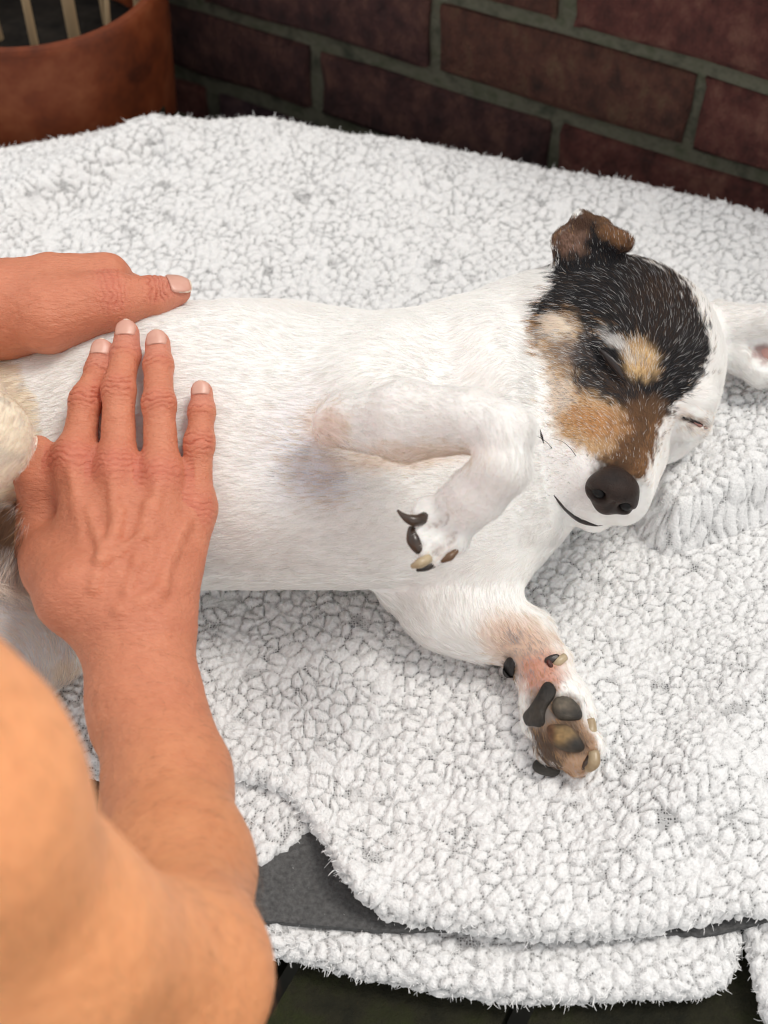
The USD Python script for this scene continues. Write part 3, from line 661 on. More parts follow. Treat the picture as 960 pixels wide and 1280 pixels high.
# ---- markings
def c1(pts): return [(620 + x / 2.824, 240 + y / 2.824) for x, y in pts]
def inside(poly, P, soft=3.):
    d = poly_dist(Polygon(poly), P[:, 0], P[:, 1]); return sstep(-soft, soft, d)
def ellip(c, r, P, soft=.35, ang=0.):
    q = P - np.array(c); ca, sa = math.cos(ang), math.sin(ang); q = np.stack([q[:, 0] * ca + q[:, 1] * sa, -q[:, 0] * sa + q[:, 1] * ca], 1)
    return 1 - sstep(1 - soft, 1 + soft, np.hypot(q[:, 0] / r[0], q[:, 1] / r[1]))
C = {k: np.array(c) for k, c in FUR.items()}
def paint(V, N, jit=5.):
    P = proj(V) + jit * 2 * np.stack([meshkit.fbm(V * 300, 2, 21) - .5, meshkit.fbm(V * 300, 2, 22) - .5], 1) * 1.6
    hl = (V - HC) @ HR * 100 / HS
    col = np.tile(C['white'], (len(V), 1))
    def put(c, w): col[:] = col * (1 - w[:, None]) + np.asarray(c) * w[:, None]
    body = V[:, 0] < .05
    # thin pinkish coat on belly and legs
    put((.78, .68, .65), .30 * sstep(.45, .75, meshkit.fbm(V * 22, 3, 31)))
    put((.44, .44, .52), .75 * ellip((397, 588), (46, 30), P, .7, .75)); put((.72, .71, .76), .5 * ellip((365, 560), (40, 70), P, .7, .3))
    put((.74, .58, .50), .75 * ellip((410, 535), (24, 26), P, .6))
    put((.72, .58, .49), .7 * ellip((500, 572), (90, 16), P, .7, -.05))
    # hind leg: cream with grey freckles, brown tuft behind it, grey lower thigh
    onh = (ZUP @ V.T > .12) & (P[:, 0] < 75) & (P[:, 1] > 395)
    cream = inside([(-400, 440), (5, 428), (49, 512), (52, 560), (36, 604), (0, 640), (-400, 700)], P) * (V[:, 2] > .10)
    put((.80, .70, .55), cream); put((.30, .27, .25), cream * .40 * sstep(.58, .72, meshkit.fbm(V * 110, 2, 33)))
    put((.17, .10, .065), inside([(-120, 640), (0, 634), (34, 622), (40, 660), (34, 690), (-120, 690)], P, 8) * (V[:, 2] < .15))
    put((.50, .49, .50), inside([(-200, 690), (40, 690), (75, 740), (110, 880), (-200, 900)], P, 8) * .75)
    put((.62, .42, .24), ellip((85, 848), (22, 22), P, .5) * .6)
    # lower foreleg: tan tint over the wrist, pink skin, dark fur between the toes
    low = (V[:, 2] < .07) & (P[:, 1] > 730)
    put((.56, .36, .25), low * .85 * ellip((652, 806), (52, 32), P, .6, .5))
    put((.55, .26, .19), low * .9 * ellip((675, 842), (26, 28), P, .5, .9))
    put((.36, .21, .12), low * .9 * inside([(668, 915), (720, 880), (748, 930), (735, 975), (690, 968), (668, 940)], P, 6))
    put((.07, .055, .045), low * .9 * inside([(664, 905), (684, 918), (705, 955), (700, 968), (676, 955), (662, 930)], P, 5))
    for (x, y, a, b, an) in ((679, 884, 30, 20, 1.9), (708, 885, 24, 18, .5), (710, 922, 28, 21, .6), (637, 835, 11, 15, 0)): put((.11, .075, .055), low * .85 * ellip((x, y), (a, b), P, .35, an))
    for gv in GRV[:2]:
        for a, b in zip(gv[:-1], gv[1:]):
            e, t = seg_d(P[:, 0], P[:, 1], a, b); put((.33, .28, .26), .55 * np.exp(-(e / 2.2) ** 2) * (V[:, 2] > .11))
    # face
    hd = np.linalg.norm(hl / np.array([7.5, 13, 8]), axis=1) < 1
    hd &= (V[:, 0] > .07)
    vis = (N @ -CF > -.25)
    w = (hd & vis).astype(float)
    bk = inside(c1([(190, 200), (270, 80), (370, 105), (470, 130), (492, 205), (600, 260), (680, 330), (720, 430), (752, 520), (750, 600), (700, 690), (640, 740), (590, 800), (560, 890), (520, 1010), (330, 1010), (395, 880), (425, 780), (340, 740), (270, 690), (225, 640), (150, 560), (120, 470), (140, 400), (200, 330)]), P, 2.)
    put(C['black'], w * bk)
    put(C['black'], (hd & ~vis & (hl[:, 0] > 1.) & (hl[:, 2] > 0) & (hl[:, 1] < 4) & (hl[:, 1] > -4.2)).astype(float))
    put(C['brown'], (hd & ~vis & (P[:, 1] < 335) & (P[:, 0] < 800)).astype(float))
    put(C['brown'], (hd & (P[:, 1] < 316) & (P[:, 0] > 688) & (P[:, 0] < 796) & (col.mean(1) > .3)).astype(float))
    put((.045, .026, .018), w * bk * .8 * ellip(c1([(600, 360)])[0], (45, 50), P, .7))
    put((.26, .15, .11), w * .65 * ellip(c1([(265, 165)])[0], (22, 18), P, .5, -.5)); put((.20, .10, .045), w * .85 * ellip(c1([(425, 150)])[0], (22, 13), P, .4, .5)); put((.05, .025, .018), w * .8 * ellip(c1([(300, 110)])[0], (16, 12), P, .5))
    put(C['brown'], w * inside(c1([(470, 720), (600, 735), (590, 800), (560, 890), (525, 1010), (320, 1010), (375, 900), (420, 800)]), P, 10))
    put((.035, .022, .015), w * .9 * ellip(c1([(405, 985)])[0], (34, 15), P, .7, .45)); put((.16, .08, .04), w * .6 * ellip(c1([(450, 850)])[0], (12, 34), P, .8, .35))
    put((.20, .10, .045), w * .7 * inside(c1([(560, 800), (590, 800), (530, 1000), (480, 990)]), P, 6))
    put((.46, .29, .155), w * inside(c1([(185, 600), (290, 690), (400, 740), (450, 775), (440, 850), (395, 935), (320, 925), (220, 880), (195, 780)]), P, 10))
    put((.40, .19, .075), w * .85 * ellip(c1([(350, 810)])[0], (38, 18), P, .6, .2)); put((.66, .56, .47), w * .7 * ellip(c1([(235, 720)])[0], (15, 22), P, .6))
    put((.045, .043, .045), w * .9 * inside(c1([(255, 480), (330, 470), (470, 650), (470, 720), (380, 730), (290, 670), (240, 600)]), P, 9))
    put((.50, .35, .22), w * inside(c1([(130, 480), (180, 440), (280, 430), (300, 480), (250, 560), (280, 640), (200, 640), (150, 560)]), P, 9))
    put((.70, .60, .48), w * .8 * ellip(c1([(215, 475)])[0], (18, 14), P, .5)); put((.14, .12, .12), w * .8 * ellip(c1([(235, 570)])[0], (20, 18), P, .6, .9))
    put((.60, .40, .20), w * .92 * ellip(c1([(508, 592)])[0], (22, 24), P, .45, -.5)); put((.62, .58, .54), w * .7 * ellip(c1([(430, 535)])[0], (26, 8), P, .6, .75))
    put(C['black'], w * .95 * ellip(c1([(395, 590)])[0], (32, 15), P, .5, .85)); put((.03, .025, .025), w * .8 * ellip(c1([(440, 690)])[0], (22, 14), P, .6, .3))
    put((.80, .76, .74), w * inside(c1([(160, 860), (240, 880), (330, 925), (365, 960), (330, 1010), (330, 1150), (200, 1080), (160, 940)]), P, 8))
    put((.30, .20, .14), w * .75 * ellip((868, 527), (22, 10), P, .6, .45))
    put((.30, .18, .165), w * .9 * ellip((956, 442), (15, 12), P, .6))
    return np.clip(col, .004, .9)
DC = paint(DV, DN)
obj('body', (DV, DF), 'coat', dogp, attrs={'fur': DC})

# ---- nose
NO = HL(.42, 9.95, -.35)
nf = Field()
def ne(c, r, k, op='u'): nf.ell(NO + HR @ (np.array(c) * HS / 100 * .93), HR, hr(*r) * .93, k, op)
ne((0, 0, 0), (1.10, 1.05, 1.08), .004); ne((0, .2, .45), (1.05, .9, .62), .006); ne((.72, .25, -.15), (.66, .75, .62), .004); ne((-.72, .25, -.15), (.66, .75, .62), .004); ne((0, .15, -.75), (.55, .75, .5), .005)
for s in (1, -1):
    ne((s * .68, 1.02, -.02), (.30, .45, .27), .0025, 'sub')
    nf.cone(NO + HR @ (np.array([s * .85, .95, -.10]) * HS / 100), NO + HR @ (np.array([s * 1.35, .35, -.28]) * HS / 100), .0014, .0008, .002, 'sub')
nf.cone(NO + HR @ (np.array([0, 1.1, .1]) * HS / 100), NO + HR @ (np.array([0, .95, -1.3]) * HS / 100), .0009, .0010, .0016, 'sub')
NV, NF = surface(nf, .0006)
nose = obj('nose', (NV, NF), 'nose_skin', dogp)
for s in (1, -1): obj('nostril', blob(NO + HR @ (np.array([s * .68, .68, -.02]) * HS / 100), HR, hr(.30, .2, .27)), 'nostril', nose)

def on(x, y, lift=0., f=dog):
    for k in range(60):
        a = k * 2.4; p, n = f.hit(x + k * .6 * math.cos(a), y + k * .6 * math.sin(a))
        if p is not None and proj(p)[1] < y + 40 and np.linalg.norm(p) < .8: return p + n * lift, n
def strip(px, rs, matn, name, lift=0., sides=10, parent=None):
    ps = [on(x, y, lift)[0] for x, y in px]
    return obj(name, horn(resample(ps, 12), rs, sides), matn, parent or dogp)
# closed eyes
def cz(pts, z, o): return [(o[0] + x / z, o[1] + y / z) for x, y in pts]
obj('eye', ribbon(cz([(268, 142), (300, 150), (345, 182), (378, 215), (398, 262), (402, 300)], 4, (680, 400)), cz([(268, 142), (285, 180), (320, 222), (355, 262), (385, 292), (402, 300)], 4, (680, 400)), dog, .0012), 'lip', dogp)
strip([(854, 521), (862, 524), (872, 529), (883, 535)], [.0006, .0016, .0015, .0006], 'lip', 'eye', .0002)
strip([(866, 529), (876, 534), (884, 537)], [.0004, .0009, .0004], 'pink_skin', 'lower_lid', .0011)
# lips: dark open edge of the mouth, and the dark mouth corner
obj('lip', ribbon(cz([(135, 270), (165, 298), (200, 338), (250, 398), (300, 438), (350, 468), (400, 488), (460, 512), (540, 512)], 5.333, (660, 560)), cz([(135, 270), (155, 305), (190, 356), (238, 416), (286, 462), (336, 496), (386, 515), (445, 523), (540, 512)], 5.333, (660, 560)), dog, .0016, 34), 'lip', dogp)
strip([(675, 536), (677, 545), (680, 554)], [.0004, .0009, .0004], 'lip', 'mouth_corner', -.0004)
# claws of the raised paw
def claw(px, z0, rs, matn, lift=(0., 0., 0.)):
    ps = [PD(x, y, ((on(*px[0])[0] - EYE) @ CF) + dz) for (x, y), dz in zip(px, z0)]
    obj('claw', horn(ps, rs, 14), matn, dogp)
claw([(531, 647), (514, 650), (497, 638)], (.002, -.003, -.002), [.0030, .0028, .0006], 'dark_claw')
claw([(524, 619), (516, 627), (513, 640)], (.004, .004, .004), [.0022, .0030, .0018], 'brown_claw')
claw([(516, 660), (517, 675), (526, 688)], (.001, -.001, -.001), [.0022, .0036, .0028], 'dark_claw')
claw([(536, 698), (525, 704), (515, 708)], (.0, -.003, -.002), [.0024, .0026, .0012], 'pale_claw')
claw([(541, 704), (531, 709), (521, 713)], (.003, .001, .0), [.0024, .0022, .0008], 'dark_claw')
claw([(571, 688), (562, 696), (552, 702)], (.001, -.001, .0), [.0012, .0022, .0008], 'brown_claw')
# pads and claws of the lower paw
def padm(x, y, along, rad, matn, name='pad', lift=0., seed=1):
    p, n = on(x, y); q, _ = on(*along)
    B = basis(unit(n * .5 - CF * .5), q - p)
    return obj(name, blob(p + n * lift, B, np.array(rad), .12, 3, seed, 2.4), matn, dogp)
def c8(pts): return [(600 + x / 5.333, 760 + y / 5.333) for x, y in pts]
def pad(outline, name, H, seed, base, spots=()):
    v, f, px_ = patch(c8(outline), dog, H, seed)
    col = np.tile(np.array(base), (len(v), 1))
    for c, cen, rad in spots:
        w = ellip(c8([cen])[0], rad, px_, .7)[:, None]; col = col * (1 - w) + np.array(c) * w
    obj(name, (v, f), 'paw_pad', dogp, attrs={'fur': col})
pad([(440, 475), (490, 490), (520, 540), (500, 600), (450, 660), (430, 720), (440, 780), (400, 810), (330, 790), (310, 810), (280, 760), (275, 710), (320, 670), (350, 620), (390, 560), (410, 510)], 'main_pad', .0030, 3, (.030, .026, .022), [((.016, .014, .013), (440, 520), (14, 10)), ((.05, .043, .035), (370, 690), (10, 12))])
pad([(500, 590), (560, 580), (620, 600), (665, 650), (690, 710), (680, 752), (600, 757), (520, 748), (480, 705), (472, 640)], 'toe_pad', .0036, 5, (.058, .050, .040), [((.13, .11, .085), (540, 640), (11, 8)), ((.028, .025, .022), (660, 720), (10, 8))])
pad([(440, 775), (520, 768), (590, 772), (640, 820), (690, 890), (712, 940), (680, 968), (590, 968), (520, 945), (465, 895), (438, 830)], 'toe_pad', .0040, 6, (.075, .055, .038), [((.26, .17, .075), (540, 850), (15, 10)), ((.030, .027, .024), (650, 910), (15, 9)), ((.13, .06, .03), (470, 840), (6, 14))])
pad([(205, 320), (235, 350), (237, 430), (215, 470), (175, 470), (150, 430), (155, 370), (180, 330)], 'wrist_pad', .0032, 7, (.022, .020, .020))
padm(683, 960, (695, 964), (.0075, .0040, .0040), 'pad', 'toe_pad', .0, 8)
claw([(737, 900), (738, 914), (729, 920)], (.0, -.003, -.004), [.0028, .0034, .0020], 'pale_claw')
claw([(742, 940), (742, 954), (733, 962)], (.0, -.002, -.001), [.0030, .0034, .0018], 'pale_claw')
claw([(737, 945), (733, 955), (727, 960)], (.001, .0, .001), [.0018, .0024, .0012], 'dark_claw')
claw([(706, 821), (698, 827), (691, 832)], (-.001, -.003, -.002), [.0022, .0026, .0014], 'pale_claw')
padm(690, 824, (696, 822), (.0044, .0022, .0018), 'lip', 'dewclaw_fold', .0003, 9); padm(687, 830, (691, 836), (.0026, .0014, .0010), 'wound', 'sore', .0003, 10)
padm(962, 443, (970, 443), (.008, .005, .002), 'pink_skin', 'ear_lining', -.0005, 12)

# ---- coat of short hairs
rh = np.random.default_rng(23)
def coat(V, F, N, n):
    a, b, c = V[F[:, 0]], V[F[:, 1]], V[F[:, 2]]
    fn = np.cross(b - a, c - a); ar = np.linalg.norm(fn, axis=1); fn = fn / np.maximum(ar, 1e-12)[:, None]
    ctr = (a + b + c) / 3; pc = proj(ctr)
    w = ar * np.where((pc[:, 0] > -60) & (pc[:, 0] < 1010), 1., .15) * np.where(unit(EYE - ctr)[:, None, :] @ fn[:, :, None] > -.25, 1., .18)[:, 0, 0]
    hl = (ctr - HC) @ HR * 100 / HS
    w = w * np.where((pc[:, 0] > 655) & (pc[:, 1] < 680), 2.6, 1.)
    i = rh.choice(len(F), n, p=w / w.sum()); r1, r2 = np.sqrt(rh.random((n, 1))), rh.random((n, 1))
    p = a[i] * (1 - r1) + b[i] * r1 * (1 - r2) + c[i] * r1 * r2
    return p, unit(N[F[i]].mean(1))
p, n = coat(DV, DF, DN, 155000)
px = proj(p)
drop = np.zeros(len(p), bool)
cn = (NV.min(0) + NV.max(0)) / 2
drop |= np.linalg.norm((p - cn) @ HR / hr(1.6, 1.35, 1.25), axis=1) < 1
for x, y, r in ((677, 888, 9), (668, 900, 7), (690, 868, 6), (708, 886, 9), (708, 922, 11), (637, 835, 5), (690, 826, 5), (757, 462, 4), (872, 529, 5), (955, 441, 22)):
    drop |= (np.hypot(px[:, 0] - x, px[:, 1] - y) < r) & ((p[:, 2] < .08) | (px[:, 1] < 700))
p, n = p[~drop], n[~drop]; px = px[~drop]
fl = dog.flow(p)
# whorls on the chest: the lay wanders
wan = np.stack([meshkit.fbm(p * 18, 2, 41 + k) - .5 for k in range(3)], 1)
fl = unit(fl) + wan * 1.3 + rh.normal(0, .12, p.shape)
fl = unit(fl - n * (fl * n).sum(1, keepdims=True))
hl = (p - HC) @ HR * 100 / HS
face = (hl[:, 1] > 3) & (np.abs(hl[:, 0]) < 5) & (p[:, 0] > .05) & (px[:, 1] < 690)
headm = (np.linalg.norm(hl / np.array([6.5, 12, 7]), axis=1) < 1) & (p[:, 0] > .07)
paw = ((px[:, 1] > 800) & (px[:, 0] > 600)) | ((px[:, 0] > 490) & (px[:, 0] < 640) & (px[:, 1] > 590) & (px[:, 1] < 720) & (p[:, 2] > .13))
tuft = (px[:, 0] < 60) & (px[:, 1] > 625) & (px[:, 1] < 740)
ear = (px[:, 1] < 335) & (px[:, 0] > 685) & (px[:, 0] < 800) & (p[:, 2] > .08)
L = np.where(ear, .0036, np.where(face, .0045, np.where(headm, .0062, np.where(paw, .0040, np.where(tuft, .020, .0072))))) * rh.uniform(.65, 1.25, len(p))
L = L * np.where(headm, np.clip(1 - .06 * np.maximum(hl[:, 1] - 3, 0), .45, 1), 1)
lift = np.where(face, .18, np.where(tuft, .7, .16)) * rh.uniform(.5, 1.5, len(p))
d = unit(fl + n * lift[:, None]); d2 = unit(fl + n * (lift * .15)[:, None] + rh.normal(0, .12, p.shape))
pts = np.stack([p - n * .0004, p + d * (L * .5)[:, None], p + (d * .5 + d2 * .5) * L[:, None]], 1)
col = paint(p, n, 14.)
# choose the shade of each hair
lum = col.mean(1); keys = list(FUR)
dist = np.stack([np.abs(np.log(col) - np.log(C[k])).sum(1) for k in keys], 1) + rh.normal(0, .13, (len(p), len(keys)))
pick = dist.argmin(1)
belly = np.hypot((px[:, 0] - 395) / 60, (px[:, 1] - 585) / 45) < 1
pick = np.where(belly & (rh.random(len(p)) < .10), keys.index('grey'), pick)
dark = lum < .12
u = rh.random(len(p))
pick = np.where(dark & (u < .030) & headm, keys.index('white'), np.where(dark & (u < .075) & headm, keys.index('grey'), np.where(dark & (u > .93), keys.index('brown'), pick)))
mid = (lum > .12) & (lum < .5) & headm
eyez = headm & dark & (px[:, 0] < 760) & (px[:, 0] > 690) & (px[:, 1] > 405) & (px[:, 1] < 505)
pick = np.where(eyez & (u < .10), keys.index('white'), np.where(eyez & (u < .24), keys.index('grey'), pick))
pick = np.where(mid & (u < .30), keys.index('white'), np.where(mid & (u > .93), keys.index('black'), pick))
muz = (lum > .6) & (px[:, 0] > 684) & (px[:, 0] < 745) & (px[:, 1] > 560) & (px[:, 1] < 628); pick = np.where(muz & (u < .035), keys.index('black'), pick)
wd = np.where(headm, .00011, np.where(paw, .00014, .00015))
for j, k in enumerate(keys):
    m = pick == j
    if m.sum() > 10:
        curves(k + '_fur', pts[m], (wd[m][:, None] * np.array([1., .8, .25])), k + '_hair', dogp)
# whiskers and long brow hairs
wk = []
for x, y, dx, dy in ((690, 560, -34, -18), (720, 570, -30, -22), (735, 420, -20, -24), (742, 424, -8, -28)):
    q, nn = on(x, y); e = PD(x + dx, y + dy, (q - EYE) @ CF - .014)
    wk.append([q, q * .6 + e * .4 + nn * .005, q * .25 + e * .75 + nn * .006, e])
curves('whisker', np.array(wk), np.array([.0004, .00032, .00024, .0001]), 'whisker', dogp)
# ------------------------------------------------------------------ the person's two arms
perp = thing('person', 'bare armed person reaching in from the left with both hands resting on the dog', 'person')
body = Field(); body.p += dog.p
def lay(x, y, up):
    p, n = torso.hit(x, y); n = unit(n * .6 + ZUP * .4); return p + n * up, n
R_ = Field(); FG = []; FF = Field()                                           # right arm
FING = {  # noqa  # MCP, PIP, DIP, tip in the picture, radii cm
    'index': ([(108, 590), (115, 515), (124, 464), (128, 440)], (1.02, .80, .74, .66)),
    'middle': ([(160, 598), (156, 504), (157, 444), (159, 417)], (1.03, .82, .76, .68)),
    'ring': ([(208, 606), (202, 520), (198, 457), (197, 429)], (1.01, .81, .75, .67)),
    'little': ([(248, 640), (252, 563), (252, 515), (252, 490)], (.94, .72, .66, .58))}
UPS = {'index': (1.55, 1.05, .74, .58), 'middle': (1.75, 1.2, .78, .60), 'ring': (1.65, 1.1, .76, .60), 'little': (1.35, .92, .66, .52)}
wrist = PD(171, 800, .742)
carp = [PD(138, 775, .738), PD(160, 772, .732), PD(184, 772, .733), PD(205, 775, .739)]
nails = []
mcps = []
for (k, (pp, rr)), cp in zip(FING.items(), carp):
    J = [lay(x, y, u / 100) for (x, y), u in zip(pp, UPS[k])]
    pts = [j[0] for j in J]; nn = [j[1] for j in J]
    dp = [(q - EYE) @ CF for q in pts]
    e2 = dp[1] + .75 * (dp[2] - dp[1]); e3 = e2 + .45 * (dp[3] - dp[2])                 # fingers lie straighter than the flank they rest on
    pts[2], pts[3] = PD(*pp[2], e2), PD(*pp[3], e3)
    rr = [r / 100 for r in rr]
    fg = Field()
    fg.cone(pts[0], pts[1], rr[0] * .95, rr[1], .004); fg.cone(pts[1], pts[2], rr[1], rr[2], .004); fg.cone(pts[2], pts[3], rr[2], rr[3], .003)
    fg.ell(pts[1] + nn[1] * rr[1] * .20, basis(nn[1], pts[1] - pts[0]), (.0090, rr[1] * .94, rr[1] * .86), .004)
    fg.ell(pts[2] + nn[2] * rr[2] * .08, basis(nn[2], pts[2] - pts[1]), (.0065, rr[2] * .96, rr[2] * .94), .003)
    FF.sub(fg, .0009)
    R_.ell(pts[0] + nn[0] * .0034, basis(nn[0], pts[1] - pts[0]), (.0115, .0074, .0102), .005)
    R_.cone(cp, pts[0], .0150, .0108, .010)
    R_.cone(cp * .8 + pts[0] * .2 + nn[0] * .0136, pts[0] + nn[0] * .0108, .0018, .0027, .0032)     # tendon
    nt = unit(nn[3] * .45 - CF * .55)
    FG.append((pts, nn, rr)); mcps.append(pts[0])
    nails.append((pts[2], pts[3], nt, rr[3]))
R_.sub(FF, .006)
# thumb
tp_ = [PD(88, 748, .742), lay(62, 672, .012)[0], lay(59, 606, .0150)[0], lay(60, 576, .0140)[0]]
R_.chain(tp_, cm(1.8, 1.22, 1.0, .84), .008)
R_.ell(tp_[2], basis(-CF, tp_[2] - tp_[1]), (.009, .0108, .0098), .003)
R_.cone(PD(110, 735, .738), tp_[1], .017, .012, .014); R_.cone(tp_[1] * .8 + tp_[2] * .2, mcps[0] + CF * .004, .0105, .0095, .012); R_.cone(tp_[1] * .5 + tp_[0] * .5, carp[0] * .35 + mcps[0] * .65 + CF * .003, .013, .011, .012)
nails.append((tp_[2], tp_[3], unit(-CF * .7 + np.array([-.9, 0, .1])), .0086))
# veins over the back of the hand
def vein(px, r, dep):
    ps = []
    for x, y in px:
        p, n = R_.hit(x, y); ps.append(p - n * r * dep * .45)
    R_.chain(ps, [r] * len(ps), .004)
vein([(150, 640), (142, 668), (126, 700), (118, 735)], .0025, .45)
vein([(185, 632), (178, 670), (172, 705), (160, 740)], .0025, .5)
vein([(232, 655), (216, 690), (205, 722), (196, 752)], .0021, .5)
vein([(112, 640), (122, 668), (128, 690)], .0020, .4); vein([(205, 735), (178, 752), (150, 762)], .0025, .4)
vein([(126, 700), (150, 688), (178, 670)], .0018, .5)
# wrist, forearm, elbow, upper arm
elbow = PD(225, 1215, .565)
mid = [PD(171, 800, .742), PD(178, 860, .727), PD(203, 962, .690), PD(222, 1080, .640)]
R_.cone(PD(150, 800, .744), PD(170, 900, .718), .0190, .0195, .02); R_.cone(PD(185, 800, .744), PD(197, 900, .716), .0172, .0190, .02)
R_.chain([PD(184, 880, .722), PD(214, 972, .690), PD(228, 1085, .640), elbow], cm(2.25, 2.4, 2.75, 3.0), .02)
R_.cone(PD(196, 1010, .690), PD(195, 1150, .62), .022, .028, .02)
sh = [elbow, PD(48, 1178, .475), PD(-110, 1005, .415), PD(-330, 800, .370), PD(-560, 640, .36)]
R_.chain(sh, cm(3.1, 3.55, 4.35, 4.9, 5.6), .022)
R_.cone(PD(228, 1262, .560), PD(180, 1300, .54), .022, .022, .02)
AV, AF = surface(R_, .0012)
AN = R_.grad(AV)
def smooth_noise(V, s, o=2, seed=0): return meshkit.fbm(V * s, o, seed) - .5
def finish(V, N, FG, field):
    """creases over the joints, fine relief, and the flush of the knuckles"""
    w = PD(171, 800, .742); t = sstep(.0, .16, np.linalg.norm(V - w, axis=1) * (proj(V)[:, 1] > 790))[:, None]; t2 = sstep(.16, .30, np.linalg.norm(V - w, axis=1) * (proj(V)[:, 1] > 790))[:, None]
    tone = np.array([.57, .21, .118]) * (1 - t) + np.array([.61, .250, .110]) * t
    tone = tone * (1 - t2) + np.array([.95, .41, .18]) * t2  # brighter light on the upper arm put into its skin tone
    tone *= 1 + .22 * (1 - .8 * t2) * smooth_noise(V, 60, 3, 2)[:, None] * np.array([.5, 1, 1.1])
    def put(c, w): tone[:] = tone * (1 - w[:, None]) + np.array(c) * w[:, None]
    off = np.zeros(len(V))
    put((.56, .205, .115), .30 * (1 - t2[:, 0]) * sstep(.50, .75, meshkit.fbm(V * 35, 3, 5)))
    for pts, nn, rr in FG:
        for j, (w, a) in enumerate(((.009, .0006), (.0065, .0011), (.0045, .0007))):
            q = V - pts[j]; ax = unit(pts[j + 1] - pts[max(j - 1, 0)]); s = q @ ax; dn = (N @ nn[j])
            r = np.linalg.norm(q - np.outer(s, ax), axis=1)
            m = np.exp(-(s / w) ** 2) * (r < rr[j] * 1.7) * sstep(.1, .6, dn)
            cr = (1 - np.abs(np.sin(s * 900 + 7 * smooth_noise(V, 150, 2, 7)))) ** 2 * m
            off -= a * cr; tone *= 1 - .30 * cr[:, None] * np.array([.7, 1, 1])
            put((.56, .165, .105), m * (.62 if j == 0 else .50 if j == 1 else .28))
        q = V - pts[3]; put((.60, .24, .18), .55 * (np.linalg.norm(q, axis=1) < rr[3] * 2.2) * np.exp(-(np.linalg.norm(q, axis=1) / .014) ** 2))
    off += .00055 * smooth_noise(V * [.35, 1.6, 1.2], 420, 3, 9) + .0008 * smooth_noise(V, 110, 2, 10)
    return V + N * off[:, None], tone
def finer(V, F, sel):
    """one more subdivision where the skin shows its creases"""
    v2, f2 = trimesh.remesh.subdivide(V, F, face_index=np.nonzero(sel)[0]); return v2, f2
cF = AV[AF].mean(1); pF = proj(cF)
AV, AF = finer(AV, AF, (pF[:, 1] < 800) & (((EYE - cF) * AN[AF[:, 0]]).sum(1) > -.02)); AN = R_.grad(AV)
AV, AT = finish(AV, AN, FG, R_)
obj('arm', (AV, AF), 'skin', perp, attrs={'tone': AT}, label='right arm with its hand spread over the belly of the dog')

ra_ = np.random.default_rng(31)
pa = proj(AV); vis = np.nonzero((AN @ CF < .2) & (pa[:, 1] > 800) & (pa[:, 1] < 1270))[0]
i = ra_.choice(vis, 1500); q, n = AV[i], AN[i]
t = unit(np.array([.55, -.5, -.3]) + ra_.normal(0, .25, q.shape)); t = unit(t - n * (t * n).sum(1, keepdims=True)); l = ra_.uniform(.004, .010, (len(q), 1))
curves('fine_hair', np.stack([q, q + (t * .8 + n * .45) * l * .5, q + (t + n * .25) * l], 1), np.array([.00007, .00006, .00003]), 'arm_hair', perp)
def nail(p2, p3, n, r, field, parent, wid=.80, ln=1.05, edge=True):
    """a curved plate set on the back of the finger end"""
    a = unit(p3 - p2); n = unit(n - a * (n @ a)); s = np.cross(n, a)
    W, Ln = r * wid, r * ln * 2
    us, vs = np.linspace(-1, 1, 13), np.linspace(-.62, .66, 15)
    def plate(v0, v1, lift, taper=True):
        vs = np.linspace(v0, v1, 15); P = []
        for v in vs:
            wv = (1 - .10 * max(0, v) * 2) * (math.sqrt(max(0., 1 - ((abs(v) - .38) / .42) ** 2)) if v < -.38 else 1.) if taper else 1
            if v > .22: wv *= math.sqrt(max(.12, 1 - ((v - .22) / .56) ** 2))
            wv = max(wv, .40)
            for u in us:
                base = p3 + a * (v * Ln * .5 + r * .12) + s * (u * W * wv)
                P.append(base)
        P = np.array(P)
        # drop each point on the finger along -n
        q = P + n * (r * 1.6)
        for _ in range(40): q = q - n * (field.ev(q, .03) * .7)[:, None]
        dn = ((q - P) @ n)
        # smooth convex profile where the finger curves away at its tip
        V = np.tile(vs[:, None], (1, len(us))).ravel(); Uu = np.tile(us, len(vs))
        ctr = dn.reshape(len(vs), len(us))[:, len(us) // 2]
        k = np.polyfit(vs[vs < .35], ctr[vs < .35], 1) if (vs < .35).sum() > 3 else None
        prof = np.polyval(NP[0], V) - (.30 * r) * Uu ** 2 - .10 * r * np.maximum(V, 0) ** 2
        q = P + n * (prof + lift)[:, None]
        return q
    ctr = np.array([p3 + a * (v * Ln * .5 + r * .12) for v in vs]); q = ctr + n * (r * 1.6)
    for _ in range(40): q = q - n * (field.ev(q, .03) * .7)[:, None]
    dn = (q - ctr) @ n; NP = [np.polyfit(vs[:10], dn[:10], 1)]
    F = gridf(15, 13)
    for nm, v0, v1, mt, lf in (('fingernail', -.62, .62, 'fingernail', .00045),) + ((('nail_edge', -.2, .72, 'nail_edge', .00018),) if edge else ()):
        top = plate(v0, v1, lf); bot = top - n * .0011
        ed = rim(15, 13); sd = []
        for i, j in zip(ed, ed[1:] + ed[:1]): sd += [[i, i + 195, j + 195], [i, j + 195, j]]
        m = trimesh.Trimesh(np.vstack([top, bot]), np.vstack([F, F[:, ::-1] + 195, sd]), process=False)
        if m.volume < 0: m.invert()
        if nm == 'fingernail': par = obj(nm, m, mt, parent, smooth=50)
        else: obj(nm, m, mt, par, smooth=50)
for p2, p3, n, r in nails: nail(p2, p3, n, r, R_, perp)

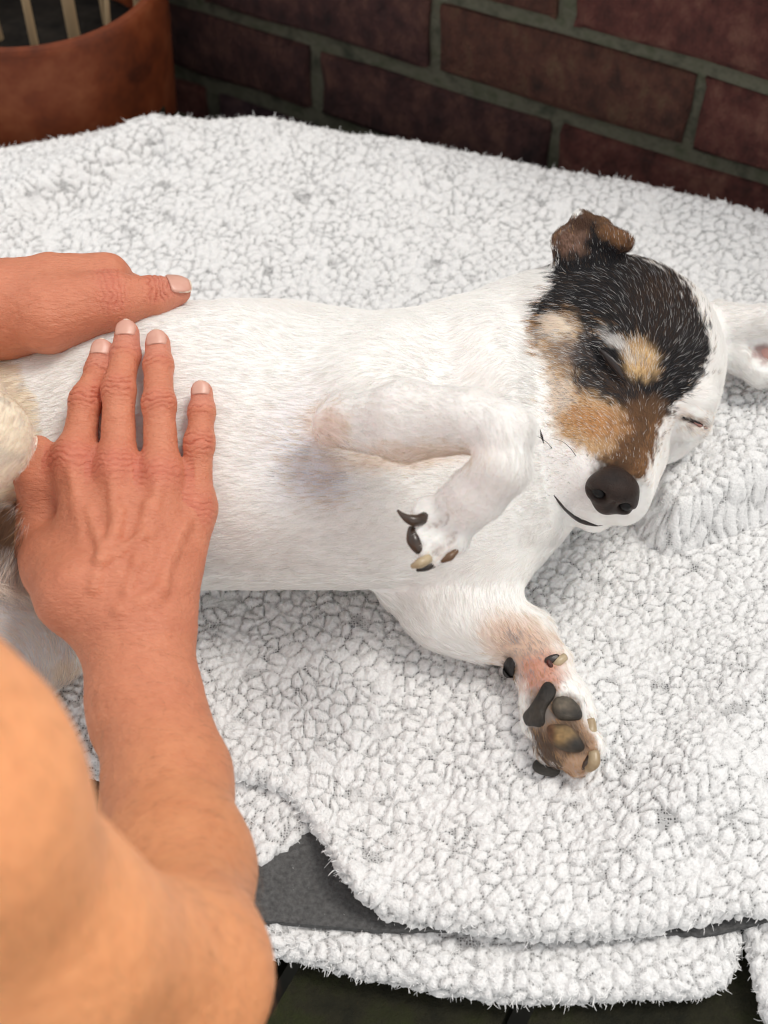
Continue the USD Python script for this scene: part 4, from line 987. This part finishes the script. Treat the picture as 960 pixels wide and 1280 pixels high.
# left hand on the dog's back, thumb towards us, fingers wrapped down behind
L_ = Field()
dw = .835
lw = [PD(-420, 400, .74), PD(-200, 393, .79), PD(-50, 387, dw)]
L_.chain(lw, cm(3.6, 3.1, 2.35), .02)
L_.cone(PD(-60, 371, dw + .01), PD(20, 375, dw), .020, .021, .02); L_.cone(PD(-60, 409, dw - .005), PD(10, 405, dw - .005), .017, .017, .02)
LM = [PD(132, 351, dw + .004), PD(122, 359, dw + .026), PD(108, 369, dw + .046), PD(92, 381, dw + .062)]
LW = [PD(20, 375, dw), PD(16, 379, dw + .012), PD(12, 385, dw + .024), PD(8, 393, dw + .034)]
DR = unit(np.array([.55, .42, -.72]))
LFG = []
for i, (m, w) in enumerate(zip(LM, LW)):
    L_.cone(w, m, .0175, .0112, .012)
    ln = (.040, .044, .041, .032)[i]
    p1 = m + DR * ln; p2 = p1 + unit(np.array([.35, -.05, -.95])) * ln * .6; p3 = p2 + unit(np.array([.2, -.35, -.9])) * ln * .45
    L_.chain([m, p1, p2, p3], cm(1.08, .90, .80, .68), .004)
    L_.ell(m + np.array([0, .0, .002]), np.eye(3), (.0115, .0115, .0105), .006)
tl = [PD(62, 397, dw - .022), PD(140, 377, dw - .018), PD(192, 370, dw - .012), PD(222, 364, dw - .008)]
L_.chain(tl, cm(1.95, 1.18, .96, .76), .008)
L_.cone(PD(20, 387, dw - .01), tl[1], .022, .012, .015)
L_.ell(tl[2], basis(-CF, tl[2] - tl[1]), (.009, .0102, .0092), .003)
L_.cone(PD(70, 354, dw), PD(132, 347, dw + .002), .0165, .0105, .012)
tn = unit(-CF * .75 + CU * .65)
LFG.append(([tl[1], tl[2], tl[2] * .55 + tl[3] * .45, tl[3]], [tn] * 4, cm(1.18, .96, .85, .76)))
BV, BF = surface(L_, .00115)
cF = BV[BF].mean(1); pF = proj(cF)
BV, BF = finer(BV, BF, (pF[:, 0] > -20) & (((EYE - cF) * L_.grad(cF)).sum(1) > -.02))
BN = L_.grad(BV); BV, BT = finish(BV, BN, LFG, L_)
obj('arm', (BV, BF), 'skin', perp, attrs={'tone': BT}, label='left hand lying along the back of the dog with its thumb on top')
nail(tl[2], tl[3], tn, .0076, L_, perp, 1.0, 1.25)
